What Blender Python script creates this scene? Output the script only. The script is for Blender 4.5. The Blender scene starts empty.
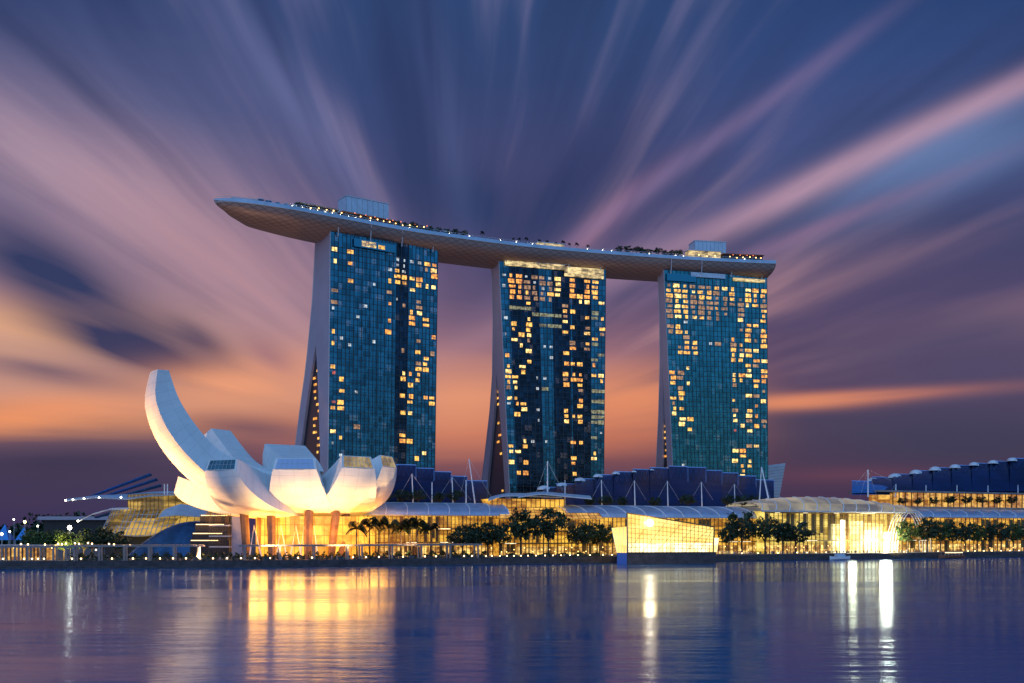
import bpy, math, random
from mathutils import Vector, Matrix
random.seed(7)
R = math.radians
C = bpy.context.scene.collection
scn = bpy.context.scene

# ------------------------------------------------------------------ camera
CAM_Z, HOR, F = 14.0, 532.0, 1024.0
cd = bpy.data.cameras.new("camera")
cam = bpy.data.objects.new("camera", cd); C.objects.link(cam)
cam.location = (0, 0, CAM_Z); cam.rotation_euler = (R(90), 0, 0)
cd.sensor_width = 36; cd.lens = 36; cd.shift_y = (HOR - 341.5) / 1024.0
cd.clip_start = 1; cd.clip_end = 20000
scn.camera = cam

# ------------------------------------------------------------------ node maths
class V:
    """a float socket with arithmetic"""
    def __init__(s, nt, sock): s.nt, s.k = nt, sock
    def op(s, o, b=None, c=None, clamp=False):
        n = s.nt.nodes.new('ShaderNodeMath'); n.operation = o; n.use_clamp = clamp
        for i, x in enumerate((s, b, c)):
            if x is None: continue
            if isinstance(x, V): s.nt.links.new(x.k, n.inputs[i])
            else: n.inputs[i].default_value = x
        return V(s.nt, n.outputs[0])
    def __add__(s, b): return s.op('ADD', b)
    def __radd__(s, b): return s.op('ADD', b)
    def __sub__(s, b): return s.op('SUBTRACT', b)
    def __rsub__(s, b): return (s * -1.0) + b
    def __mul__(s, b): return s.op('MULTIPLY', b)
    def __rmul__(s, b): return s.op('MULTIPLY', b)
    def __truediv__(s, b): return s.op('DIVIDE', b)
def sstep(v, a, b, nt=None):
    n = v.nt.nodes.new('ShaderNodeMapRange'); n.interpolation_type = 'SMOOTHSTEP'
    n.inputs['From Min'].default_value = a; n.inputs['From Max'].default_value = b
    v.nt.links.new(v.k, n.inputs['Value']); return V(v.nt, n.outputs[0])
def lin(c):
    return tuple(((x/255)/12.92 if x <= 10 else (((x/255)+.055)/1.055)**2.4) for x in c) + (1,)
def mix(nt, fac, a, b, mode='MIX'):
    n = nt.nodes.new('ShaderNodeMix'); n.data_type = 'RGBA'; n.blend_type = mode
    for sock, x in ((n.inputs[0], fac), (n.inputs[6], a), (n.inputs[7], b)):
        if isinstance(x, V): nt.links.new(x.k, sock)
        elif isinstance(x, bpy.types.NodeSocket): nt.links.new(x, sock)
        else: sock.default_value = x
    return n.outputs[2]
def ramp(nt, v, stops):
    n = nt.nodes.new('ShaderNodeValToRGB'); cr = n.color_ramp
    while len(cr.elements) < len(stops): cr.elements.new(0.5)
    for e, (p, c) in zip(cr.elements, stops): e.position = p; e.color = c
    nt.links.new(v.k, n.inputs[0]); return n.outputs[0]
def combine(nt, x, y, z):
    n = nt.nodes.new('ShaderNodeCombineXYZ')
    for i, q in enumerate((x, y, z)):
        if isinstance(q, V): nt.links.new(q.k, n.inputs[i])
        else: n.inputs[i].default_value = q
    return n.outputs[0]
def noise(nt, vec, scale=1, detail=3, rough=.5, dist=0):
    n = nt.nodes.new('ShaderNodeTexNoise')
    n.inputs['Scale'].default_value = scale; n.inputs['Detail'].default_value = detail
    n.inputs['Roughness'].default_value = rough; n.inputs['Distortion'].default_value = dist
    if vec is not None: nt.links.new(vec, n.inputs['Vector'])
    return V(nt, n.outputs[0])

# ------------------------------------------------------------------ world: dusk sky
w = bpy.data.worlds.new("World"); scn.world = w; w.use_nodes = True
nt = w.node_tree; nt.nodes.clear()
tc = nt.nodes.new('ShaderNodeTexCoord')
sep = nt.nodes.new('ShaderNodeSeparateXYZ'); nt.links.new(tc.outputs['Generated'], sep.inputs[0])
dx, dy, dz = (V(nt, sep.outputs[i]) for i in range(3))
fy = dy.op('MAXIMUM', 0.12)
a = dx / fy; e = (dz / fy).op('MAXIMUM', 0.0)      # azimuth / elevation tangents of the eastern sky
# clouds stream towards one point low in the east
VX, VY = -0.06, 0.085
ra = a - VX; re = e - VY
rr = (ra*ra + re*re).op('SQRT') + 0.004
ca, sa = ra/rr, re/rr
lr = (rr + .06).op('LOGARITHM', 2.718)
wob = noise(nt, combine(nt, ca*2.0, sa*2.0, lr*1.5), 1, 2)
st1 = noise(nt, combine(nt, ca*5.6 + wob*.9, sa*5.6, lr*.75), 1, 3, .5)
st2 = noise(nt, combine(nt, ca*17 + wob*1.2, sa*17, lr*1.3 + 7.0), 1, 3, .5)
st3 = noise(nt, combine(nt, ca*3.0 + 5.0, sa*3.0, lr*1.1 + 2.0), 1, 2, .5)
hz = noise(nt, combine(nt, a*1.6, e*22, 3.0), 1, 4, .6)      # level bands near the horizon
far = sstep(rr, .08, .30)
st1 = (st1 - .5)*far + .5
st2 = (st2 - .5)*far + .5
st3 = (st3 - .5)*far + .5
streak = (st1*1.0 + st2*.34 + st3*.6) * (1/1.94)
def Y(y): return min(1, max(0, (HOR - y)/640.0))
def col(stops): return [(Y(y), lin(c)) for y, c in sorted(stops, key=lambda q: -q[0])]
ev = e * (1024/640.0)
# push the gradient position with the streaks so that bands break up
evd = (ev + (streak - .5)*.16*sstep(ev, .06, .3) + (hz-.5)*.05).op('MAXIMUM', 0.0)
cl = ramp(nt, evd, col([(530,(58,48,84)),(480,(62,52,86)),(445,(84,66,94)),(425,(186,124,100)),(398,(204,144,122)),(350,(182,138,134)),(290,(148,118,140)),(200,(122,108,142)),(110,(82,88,132)),(0,(56,70,116))]))
cc = ramp(nt, evd, col([(530,(50,42,80)),(490,(64,50,84)),(462,(120,70,84)),(435,(196,112,88)),(396,(214,142,112)),(350,(146,102,118)),(300,(102,80,114)),(190,(68,68,112)),(90,(48,64,112)),(0,(42,66,114))]))
cr_ = ramp(nt, evd, col([(530,(48,42,80)),(470,(66,46,80)),(430,(62,50,84)),(380,(82,58,94)),(300,(76,62,102)),(220,(58,60,104)),(140,(62,74,126)),(60,(46,68,122)),(0,(36,62,114))]))
base = mix(nt, sstep(a, -.36, -.1), cl, cc)
base = mix(nt, sstep(a, .06, .3), base, cr_)
# streak light and dark
base = mix(nt, sstep(streak, .50, .68)*.66*sstep(ev,.12,.3)*(1-.55*sstep(a,.15,.36)), base, mix(nt, sstep(ev,.3,.75), lin((206,150,150)), lin((142,132,172))))
base = mix(nt, sstep(streak, .52, .34)*.78, base, lin((36,50,94)))
def blob(base, px, py, L, W, ang, c, k, nz=1.0):
    """a cloud bank: centre, half length, half width, tilt (degrees, up to the right)"""
    u0, v0 = (px-512)/1024, (HOR-py)/1024
    ct, sn = math.cos(R(ang)), math.sin(R(ang))
    pu = a - u0; pv = e - v0
    uu = (pu*ct + pv*sn) * (1024/L); vv = (pv*ct - pu*sn) * (1024/W)
    g = ((uu*uu + vv*vv) * -1.0).op('EXPONENT')
    g = (g * (1 + (st1-.5)*2.2*nz + (st2-.5)*1.4*nz) * k).op('MULTIPLY', 1.0, clamp=True)
    return mix(nt, g, base, lin(c))
for b in [
    (90,185,190,62,-28,(176,148,166),.75), (230,270,190,60,-32,(178,136,148),.7), (40,330,150,34,-4,(224,166,132),.85),
    (15,415,130,17,6,(236,146,100),.85), (45,268,125,42,-30,(44,52,94),.9,.6), (150,350,105,28,-20,(50,50,90),1.0,.9), (205,345,40,14,-35,(60,56,92),.7,.9), (60,375,90,12,-10,(86,70,100),.8,),
    (240,385,130,30,8,(238,158,118),.75), (270,355,30,13,-35,(150,104,118),.6), (60,470,160,22,2,(54,46,80),.8), (250,428,70,12,-6,(106,72,92),.8),
    (455,400,60,36,0,(236,150,108),.55), (630,400,80,30,0,(232,138,96),.6), (460,200,40,70,62,(38,52,98),.95),
    (560,200,120,34,48,(40,50,96),.85), (980,440,150,40,0,(40,44,82),.7,.4), (330,60,110,26,-52,(46,66,116),.5), (610,215,70,10,42,(152,104,128),.55),
    (850,165,290,15,25,(190,146,164),1.25,.6), (960,150,150,34,22,(98,122,170),.85,.5), (700,150,200,10,36,(128,108,150),.6), (760,190,200,20,31,(60,74,126),.6),
    (790,240,200,9,22,(134,104,138),.6),
    (870,396,140,6.5,4,(226,134,100),1.1,.3), (800,402,70,8,2,(236,144,100),.7,.3), (850,475,90,8,1,(104,58,84),.35), (980,360,180,60,0,(62,58,98),.6),
    (300,110,160,24,-55,(112,116,164),.5), (440,90,120,16,-80,(92,104,156),.4),
]:
    base = blob(base, *b)
# the western sky behind the viewer: clear, bright blue after sunset
west = ramp(nt, dz.op('MAXIMUM', 0.0), [(0, (.46,.58,.76,1)), (.12,(.30,.62,1.05,1)), (.5,(.24,.58,1.2,1)), (1,(.10,.22,.50,1))])
sky = mix(nt, sstep(dy, .16, -.25), base, west)
sky = mix(nt, sstep(dz, 0.0, -.06), sky, (.02,.03,.06,1))
bg1 = nt.nodes.new('ShaderNodeBackground'); nt.links.new(sky, bg1.inputs[0]); bg1.inputs[1].default_value = 1.0
ns = nt.nodes.new('ShaderNodeTexSky'); ns.sky_type = 'NISHITA'; ns.sun_disc = False
ns.sun_elevation = R(2.0); ns.sun_rotation = R(215)
bg2 = nt.nodes.new('ShaderNodeBackground'); nt.links.new(ns.outputs[0], bg2.inputs[0]); bg2.inputs[1].default_value = 0.01
add = nt.nodes.new('ShaderNodeAddShader'); nt.links.new(bg1.outputs[0], add.inputs[0]); nt.links.new(bg2.outputs[0], add.inputs[1])
wo = nt.nodes.new('ShaderNodeOutputWorld'); nt.links.new(add.outputs[0], wo.inputs[0])

# the last glow of the set sun, very weak and very soft
sd = bpy.data.lights.new("sun", 'SUN'); sd.energy = 0.16; sd.angle = R(25); sd.color = (1, .72, .62)
so = bpy.data.objects.new("sun", sd); C.objects.link(so)
sv = Vector((-.57, -.82, .06)).normalized()          # towards the sun, low in the west
so.rotation_euler = sv.to_track_quat('Z', 'Y').to_euler()
scn.view_settings.view_transform = 'Standard'; scn.view_settings.look = 'None'
scn.view_settings.exposure = 0; scn.view_settings.gamma = 1
scn.cycles.use_denoising = True
scn.cycles.sample_clamp_indirect = 4
scn.cycles.max_bounces = 6

# ------------------------------------------------------------------ materials
def mat(name, col, rough=.5, metal=0.0, emit=None, estr=0.0, spec=.5, var=0, vscale=.3, bump=0, bscale=1, sample=True):
    m = bpy.data.materials.new(name); m.use_nodes = True; t = m.node_tree
    b = t.nodes['Principled BSDF']
    c4 = tuple(col) + (1,)
    b.inputs['Base Color'].default_value = c4
    b.inputs['Roughness'].default_value = rough; b.inputs['Metallic'].default_value = metal
    b.inputs['Specular IOR Level'].default_value = spec
    if emit: b.inputs['Emission Color'].default_value = tuple(emit)+(1,); b.inputs['Emission Strength'].default_value = estr
    g = t.nodes.new('ShaderNodeTexCoord')
    if var:
        nz = noise(t, g.outputs['Object'], vscale, 4, .6)
        o = mix(t, sstep(nz, .3, .7), tuple(x*(1-var) for x in col)+(1,), tuple(min(1, x*(1+var)) for x in col)+(1,))
        t.links.new(o, b.inputs['Base Color'])
    if bump:
        nz = noise(t, g.outputs['Object'], bscale, 4, .6)
        bn = t.nodes.new('ShaderNodeBump'); bn.inputs['Strength'].default_value = bump
        t.links.new(nz.k, bn.inputs['Height']); t.links.new(bn.outputs[0], b.inputs['Normal'])
    if not sample: m.cycles.emission_sampling = 'NONE'
    return m
M = {}
M['white'] = mat('white_cladding', (.78,.77,.75), .45, var=.05, vscale=.15)
M['steel'] = mat('painted_steel', (.45,.46,.5), .4)
M['white_steel'] = mat('white_steel', (.8,.8,.82), .4)
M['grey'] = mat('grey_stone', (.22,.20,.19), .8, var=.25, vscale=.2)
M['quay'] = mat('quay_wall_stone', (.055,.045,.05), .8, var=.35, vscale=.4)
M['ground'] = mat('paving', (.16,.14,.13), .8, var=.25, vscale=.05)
M['brown'] = mat('bronze_column', (.16,.085,.045), .5, var=.2, vscale=.5)
M['leg'] = mat('tower_side_cladding', (.37,.335,.41), .45, var=.06, vscale=.08)
M['blue_roof'] = mat('blue_roof_cladding', (.004,.034,.125), .34, metal=.6, var=.35, vscale=.05)
M['blue_edge'] = mat('pale_blue_roof_edge', (.30,.45,.80), .4)
M['roof_light'] = mat('blue_lit_fabric', (.25,.42,.8), .5, var=.1)
M['dark'] = mat('dark_recess', (.012,.012,.018), .6)
M['dark_metal'] = mat('dark_mullion', (.02,.03,.04), .5)
M['gold_metal'] = mat('bronze_mullion', (.20,.11,.03), .5)
M['bark'] = mat('bark', (.07,.05,.035), .9, var=.3, vscale=2)
M['leaf'] = mat('dark_leaves', (.022,.045,.018), .6, var=.5, vscale=.5)
M['leaf2'] = mat('green_leaves', (.05,.09,.02), .6, var=.5, vscale=.5)
M['palm_leaf'] = mat('palm_leaves', (.02,.035,.016), .5, var=.3, vscale=.5)
M['hull_white'] = mat('boat_hull_white', (.7,.7,.72), .4)
M['wood'] = mat('boat_hull_wood', (.22,.07,.03), .5, var=.3, vscale=1)
M['skin'] = mat('skin', (.35,.2,.14), .6)
M['cloth_a'] = mat('dark_clothes', (.04,.045,.07), .8)
M['cloth_b'] = mat('pale_clothes', (.45,.42,.4), .8)
M['cloth_c'] = mat('red_clothes', (.35,.05,.05), .8)
M['slate'] = mat('grey_blue_panels', (.42,.52,.62), .4, var=.08)
M['pergola'] = mat('pergola_paint', (.20,.19,.20), .5)
M['copper'] = mat('reflected_office_glass', (.03,.035,.045), .3)
M['lamp'] = mat('lamp_globe', (.9,.8,.6), .4, emit=(1,.66,.28), estr=9)
M['lamp_white'] = mat('lamp_white', (.9,.9,.9), .4, emit=(1,.93,.72), estr=22)
M['flood'] = mat('floodlight_head', (.9,.9,.9), .4, emit=(1,.88,.62), estr=40)
M['red_lamp'] = mat('red_lamp', (.9,.2,.1), .4, emit=(1,.25,.1), estr=2, sample=False)
M['amber'] = mat('amber_lamp', (.9,.5,.2), .4, emit=(1,.55,.16), estr=7, sample=False)
M['strip'] = mat('warm_light_strip', (.9,.7,.4), .4, emit=(1,.66,.28), estr=3.0, sample=False)
M['strip_w'] = mat('pale_light_strip', (.9,.8,.6), .4, emit=(1,.85,.55), estr=1.3, sample=False)
def win(name, c, s):
    m = mat(name, (.2,.12,.05), .4, emit=c, estr=s, sample=False); t = m.node_tree; b = t.nodes['Principled BSDF']
    g = t.nodes.new('ShaderNodeTexCoord'); nz = noise(t, g.outputs['Object'], .55, 3, .7)
    k = sstep(nz, .32, .62)
    o = mix(t, k, (c[0]*.75, c[1]*.5, c[2]*.4, 1), tuple(c)+(1,)); t.links.new(o, b.inputs['Emission Color'])
    st = (k*.85 + .25)*s; t.links.new(st.k, b.inputs['Emission Strength']); return m
M['win_a'] = win('window_warm', (1,.54,.09), 1.6)
M['win_b'] = win('window_yellow', (1,.72,.22), 2.0)
M['win_c'] = win('window_orange', (1,.42,.06), 1.5)
M['win_d'] = win('window_dim', (.95,.52,.26), .5)
M['win_w_glint'] = win('window_white_and_glint', (.75,.9,1), .9)  # also used for city-light glints painted on the glass
M['win_p_reflect'] = win('window_pale_and_reflection', (.75,.78,.42), .36)  # also used for reflection bands painted on the glass
M['win_r'] = win('window_red', (1,.15,.12), .6)

def glow(name, c1, c2, s, sx=.5, sz=.5, lo=.35, sample=True, frame=None):
    """lit interior seen through glass: uneven rooms, brighter and darker bays"""
    m = bpy.data.materials.new(name); m.use_nodes = True; t = m.node_tree; b = t.nodes['Principled BSDF']
    g = t.nodes.new('ShaderNodeTexCoord')
    mp = t.nodes.new('ShaderNodeMapping'); mp.inputs['Scale'].default_value = (sx, sx, sz)
    t.links.new(g.outputs['Object'], mp.inputs[0])
    n1 = noise(t, mp.outputs[0], 1, 3, .65)
    so_ = t.nodes.new('ShaderNodeSeparateXYZ'); t.links.new(g.outputs['Object'], so_.inputs[0])
    wn = t.nodes.new('ShaderNodeTexWhiteNoise'); wn.noise_dimensions = '2D'
    t.links.new(combine(t, (V(t, so_.outputs[0])*(sx*.9)).op('FLOOR'), (V(t, so_.outputs[2])*.24).op('FLOOR'), 0.0), wn.inputs['Vector'])
    k = n1*.75 + V(t, wn.outputs[0])*.25
    c = mix(t, sstep(k, .25, .7), tuple(c1)+(1,), tuple(c2)+(1,))
    st = (sstep(k, .25, .75)*(1-lo) + lo) * s
    b.inputs['Base Color'].default_value = (.05,.04,.03,1); b.inputs['Roughness'].default_value = .25
    t.links.new(c, b.inputs['Emission Color']); t.links.new(st.k, b.inputs['Emission Strength'])
    if not sample: m.cycles.emission_sampling = 'NONE'
    return m
M['glow_mall'] = glow('mall_interior_glow', (.75,.24,.01), (1,.55,.06), 1.2, .16, .35, .22)
M['glow_shop'] = glow('shopfront_glow', (.6,.18,.01), (1,.66,.18), 1.6, .45, .5, .12)
M['glow_lobby'] = glow('lobby_glow', (1,.34,.02), (1,.50,.05), 1.7, .25, .3, .45)
M['glow_box'] = glow('pavilion_glow', (1,.52,.07), (1,.72,.20), 1.8, .06, .12, .7)
M['glow_box_low'] = glow('pavilion_low_glow', (1,.66,.22), (1,.86,.5), 2.6, .3, .3, .6)
M['glow_pale'] = glow('entrance_glow', (.8,.46,.03), (1,.74,.16), 1.2, .14, .3, .35)
M['glow_white'] = glow('bright_entrance_glow', (1,.90,.42), (1,.97,.66), 5.0, .3, .3, .7)
M['glow_mid'] = glow('entrance_falloff_glow', (1,.74,.18), (1,.88,.38), 2.0, .3, .3, .7)
M['glow_terrace'] = glow('terrace_glow', (.7,.22,.03), (1,.58,.12), 1.1, .3, .6, .3)
M['glow_gap'] = glow('atrium_glow', (.004,.006,.012), (.55,.20,.03), .34, .25, .5, .0, False)
M['glow_crown'] = glow('roof_restaurant_glow', (.35,.22,.08), (1,.74,.32), 1.3, .25, .8, .15, False)
M['glow_drum'] = glow('theatre_glow', (.35,.20,.03), (1,.60,.10), .7, .10, .3, .12, False)

def glassmat(name, c, rough=.12, metal=.85, var=.35, cell=(2.6, 3.4), bump=.04, dark=None):
    """coated curtain-wall glass; every pane takes a slightly different tint and tilt"""
    m = bpy.data.materials.new(name); m.use_nodes = True; t = m.node_tree; b = t.nodes['Principled BSDF']
    uv = t.nodes.new('ShaderNodeUVMap')
    sp = t.nodes.new('ShaderNodeSeparateXYZ'); t.links.new(uv.outputs[0], sp.inputs[0])
    u = V(t, sp.outputs[0]); z = V(t, sp.outputs[1])
    cu = (u * (1/cell[0])).op('FLOOR'); cz = (z * (1/cell[1])).op('FLOOR')
    wn = t.nodes.new('ShaderNodeTexWhiteNoise'); wn.noise_dimensions = '2D'
    t.links.new(combine(t, cu, cz, 0.0), wn.inputs['Vector'])
    r = V(t, wn.outputs[0])
    big = noise(t, combine(t, u*.05, z*.012, 0.0), 1, 3, .6)
    k = r*.5 + big*.5
    o = mix(t, sstep(k, .2, .8), tuple(x*(1-var) for x in c)+(1,), tuple(min(1, x*(1+var)) for x in c)+(1,))
    t.links.new(o, b.inputs['Base Color'])
    b.inputs['Metallic'].default_value = metal; b.inputs['Roughness'].default_value = rough
    if 'tower' in name:      # a few rooms glow faintly behind their curtains
        nf = noise(t, combine(t, u*1.1, z*1.3, 0.0), 1, 2, .7)
        st = sstep(r, .93, .95)*sstep(nf, .40, .70)*.10
        b.inputs['Emission Color'].default_value = (.85,.62,.42,1); t.links.new(st.k, b.inputs['Emission Strength']); m.cycles.emission_sampling = 'NONE'
    if bump:
        bn = t.nodes.new('ShaderNodeBump'); bn.inputs['Strength'].default_value = bump; bn.inputs['Distance'].default_value = 1.0
        nb = noise(t, combine(t, u*.35 + r*3.0, z*.35, r*4.0), 1, 1, .5)
        t.links.new(nb.k, bn.inputs['Height']); t.links.new(bn.outputs[0], b.inputs['Normal'])
    return m
M['glass'] = glassmat('tower_glass', (.016,.105,.16), .15, var=.36, bump=.14)
M['glass_teal'] = glassmat('tower_glass_teal', (.020,.145,.19), .16, var=.25, bump=.10)
M['glass_reflection'] = glassmat('tower_glass_reflection', (.005,.020,.040), .16, var=.5, bump=.14)  # darker glass that paints in the reflected skyline
M['glass_vault'] = glassmat('vault_glass', (.38,.44,.58), .35, .3, .12, (3.5, 3.5), .02)
M['glass_plain'] = mat('skylight_glass', (.05,.13,.16), .2, metal=.6, var=.3, vscale=.3)
M['glass_plain_dark'] = mat('atrium_glass', (.01,.02,.035), .3, metal=.3)
M['roof_truss'] = mat('roof_truss_blue', (.05,.13,.36), .5)
M['glass_blue'] = mat('blue_glass', (.03,.10,.22), .25, metal=.5, var=.4, vscale=.15)

# SkyPark hull: bronze panels in a diamond pattern
m = bpy.data.materials.new('sky_park_hull'); m.use_nodes = True; t = m.node_tree; b = t.nodes['Principled BSDF']
uv = t.nodes.new('ShaderNodeUVMap'); sp = t.nodes.new('ShaderNodeSeparateXYZ'); t.links.new(uv.outputs[0], sp.inputs[0])
u = V(t, sp.outputs[0]); v = V(t, sp.outputs[1])
d1 = (u*.16 + v*.2).op('FRACT'); d2 = (u*.16 - v*.2 + 200.0).op('FRACT')
line = sstep(d1, .82, .95).op('MAXIMUM', sstep(d2, .82, .95))
o = mix(t, line*.8, (.25,.185,.165,1), (.06,.04,.035,1))
big = noise(t, combine(t, u*.03, v*.1, 0.0), 1, 4, .6)
o = mix(t, sstep(big, .35, .7)*.35, o, (.31,.21,.165,1))
t.links.new(o, b.inputs['Base Color']); b.inputs['Metallic'].default_value = .15; b.inputs['Roughness'].default_value = .45
M['hull'] = m
M['parapet'] = mat('deck_parapet', (.30,.42,.55), .35, metal=.2, var=.15, vscale=.1)

# museum cladding: white panels with fine joints
m = bpy.data.materials.new('museum_cladding'); m.use_nodes = True; t = m.node_tree; b = t.nodes['Principled BSDF']
uv = t.nodes.new('ShaderNodeUVMap'); sp = t.nodes.new('ShaderNodeSeparateXYZ'); t.links.new(uv.outputs[0], sp.inputs[0])
u = V(t, sp.outputs[0]); v = V(t, sp.outputs[1])
j = sstep((u*.22).op('FRACT'), .955, .985).op('MAXIMUM', sstep((v*.16).op('FRACT'), .965, .99))
gc = t.nodes.new('ShaderNodeTexCoord')
st = noise(t, gc.outputs['Object'], .12, 4, .6)
o = mix(t, sstep(st, .3, .7), (.74,.74,.72,1), (.82,.82,.80,1))
st2_ = noise(t, combine(t, u*.5, v*.05, 0.0), 1, 4, .6)
o = mix(t, sstep(st2_, .5, .75)*.3, o, (.60,.59,.56,1))
o = mix(t, j*.5, o, (.36,.36,.37,1))
t.links.new(o, b.inputs['Base Color']); b.inputs['Roughness'].default_value = .42
M['petal'] = m

# water: long-exposure bay
m = bpy.data.materials.new('bay_water'); m.use_nodes = True; t = m.node_tree; b = t.nodes['Principled BSDF']
b.inputs['Base Color'].default_value = (.002,.085,.34,1); b.inputs['Roughness'].default_value = .2
b.inputs['IOR'].default_value = 1.33; b.inputs['Specular IOR Level'].default_value = .5
g = t.nodes.new('ShaderNodeTexCoord'); mp = t.nodes.new('ShaderNodeMapping'); mp.inputs['Scale'].default_value = (.07,.30,1)
t.links.new(g.outputs['Object'], mp.inputs[0])
n1 = noise(t, mp.outputs[0], 1, 5, .62, .6)
mp2 = t.nodes.new('ShaderNodeMapping'); mp2.inputs['Scale'].default_value = (.008,.03,1); t.links.new(g.outputs['Object'], mp2.inputs[0])
n2 = noise(t, mp2.outputs[0], 1, 3, .5, .3)
bn = t.nodes.new('ShaderNodeBump'); bn.inputs['Strength'].default_value = .10; bn.inputs['Distance'].default_value = 1.0
bs_ = sstep(n2, .38, .62)*.15 + .03; t.links.new(bs_.k, bn.inputs['Strength'])
t.links.new(n1.k, bn.inputs['Height']); t.links.new(bn.outputs[0], b.inputs['Normal'])
rg = sstep(n2, .35, .65)*.05 + .11
t.links.new(rg.k, b.inputs['Roughness'])
for l_ in list(t.links):
    if l_.to_node == b: t.links.remove(l_)
df = t.nodes.new('ShaderNodeBsdfDiffuse'); df.inputs[0].default_value = (.001,.085,.24,1)
gl = t.nodes.new('ShaderNodeBsdfGlossy'); gl.inputs[0].default_value = (.66,.80,1,1)
t.links.new(rg.k, gl.inputs['Roughness']); t.links.new(bn.outputs[0], gl.inputs['Normal'])
fr = t.nodes.new('ShaderNodeFresnel'); fr.inputs[0].default_value = 1.33
fc = (V(t, fr.outputs[0])*.68 + .07).op('MINIMUM', .50)
ms = t.nodes.new('ShaderNodeMixShader'); t.links.new(fc.k, ms.inputs[0]); t.links.new(df.outputs[0], ms.inputs[1]); t.links.new(gl.outputs[0], ms.inputs[2])
t.links.new(ms.outputs[0], t.nodes['Material Output'].inputs[0]); t.nodes.remove(b)
M['water'] = m

# ------------------------------------------------------------------ mesh builder
class MB:
    def __init__(s): s.v = []; s.f = []; s.uv = None; s.smooth = False
    def quad(s, a, b, c, d): i = len(s.v); s.v += [a, b, c, d]; s.f.append((i, i+1, i+2, i+3)); return s
    def poly(s, pts): i = len(s.v); s.v += list(pts); s.f.append(tuple(range(i, i+len(pts)))); return s
    def hexa(s, p):
        """8 corners: bottom loop 0-3, top loop 4-7"""
        i = len(s.v); s.v += list(p)
        s.f += [(i+3,i+2,i+1,i), (i+4,i+5,i+6,i+7)] + [(i+k, i+(k+1)%4, i+4+(k+1)%4, i+4+k) for k in range(4)]
        return s
    def box(s, x0, y0, z0, x1, y1, z1):
        return s.hexa([(x0,y0,z0),(x1,y0,z0),(x1,y1,z0),(x0,y1,z0),(x0,y0,z1),(x1,y0,z1),(x1,y1,z1),(x0,y1,z1)])
    def bar(s, p, q, w, h=None, n=4):
        return s.tube([p, q], [w/2, w/2], n)
    def tube(s, pts, rad, n=8):
        if not isinstance(rad, (list, tuple)): rad = [rad]*len(pts)
        i0 = len(s.v); P = [Vector(p) for p in pts]
        for k, p in enumerate(P):
            tdir = (P[min(k+1, len(P)-1)] - P[max(k-1, 0)]).normalized()
            up = Vector((0,0,1)) if abs(tdir.z) < .9 else Vector((1,0,0))
            x = tdir.cross(up).normalized(); y = x.cross(tdir)
            for j in range(n):
                an = 2*math.pi*(j+.5)/n
                s.v.append(tuple(p + (x*math.cos(an) + y*math.sin(an))*rad[k]))
        for k in range(len(P)-1):
            for j in range(n):
                s.f.append((i0+k*n+j, i0+k*n+(j+1)%n, i0+(k+1)*n+(j+1)%n, i0+(k+1)*n+j))
        s.f.append(tuple(i0+j for j in range(n))[::-1]); m_ = i0+(len(P)-1)*n
        s.f.append(tuple(m_+j for j in range(n))); return s
    def grid(s, rows):
        """rows of points, joined as a sheet"""
        i0 = len(s.v); nc = len(rows[0])
        for r_ in rows: s.v += [tuple(q) for q in r_]
        for r_ in range(len(rows)-1):
            for c_ in range(nc-1):
                k = i0 + r_*nc + c_; s.f.append((k, k+1, k+nc+1, k+nc))
        return s
    def ball(s, c, r, n=8, mrings=6, sz=1):
        rows = [[(c[0]+r*math.sin(math.pi*i/mrings)*math.cos(2*math.pi*j/n), c[1]+r*math.sin(math.pi*i/mrings)*math.sin(2*math.pi*j/n), c[2]+r*sz*math.cos(math.pi*i/mrings)) for j in range(n+1)] for i in range(mrings+1)]
        return s.grid(rows)
    def build(s, name, m, parent=None, smooth=False, uv=None, origin=None):
        me = bpy.data.meshes.new(name)
        vs = s.v
        if parent is not None and origin is None: origin = (0,0,0)
        if parent is None and origin is None:
            xs = [q[0] for q in vs]; ys = [q[1] for q in vs]; zs = [q[2] for q in vs]
            origin = ((min(xs)+max(xs))/2, (min(ys)+max(ys))/2, min(zs))
        ox, oy, oz = origin
        me.from_pydata([(x-ox, y-oy, z-oz) for x, y, z in vs], [], s.f)
        if uv is not None:
            l = me.uv_layers.new(name='UVMap')
            for lp in me.loops: l.data[lp.index].uv = uv[lp.vertex_index]
        me.materials.append(M[m] if isinstance(m, str) else m)
        if smooth:
            for p in me.polygons: p.use_smooth = True
        o = bpy.data.objects.new(name, me); C.objects.link(o); o.location = origin
        if parent is not None:
            o.parent = parent
            pl = parent.location if parent.parent is None else Vector((0,0,0))
            # verts are world coordinates: cancel the parent's location
            tot = Vector((0,0,0)); q = parent
            while q is not None: tot += q.location; q = q.parent
            o.location = Vector(origin) - tot
        return o
def tag(o, label=None, cat=None, group=None, kind=None):
    if label: o['label'] = label
    if cat: o['category'] = cat
    if group: o['group'] = group
    if kind: o['kind'] = kind
    return o
def empty(name, loc, label=None, cat=None, group=None):
    o = bpy.data.objects.new(name, None); C.objects.link(o); o.location = loc; o.empty_display_size = .5
    return tag(o, label, cat, group)
def copy_tree(o, parent=None):
    c = o.copy(); C.objects.link(c); c.parent = parent
    for k in o.children: copy_tree(k, c)
    return c
def jit(a): return random.uniform(-a, a)

# measured point: a photograph position and its distance from the quay give a place in the world
def P(px, py, Yd): return Vector(((px-512)/F*Yd, Yd, CAM_Z + (HOR-py)/F*Yd))
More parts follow.
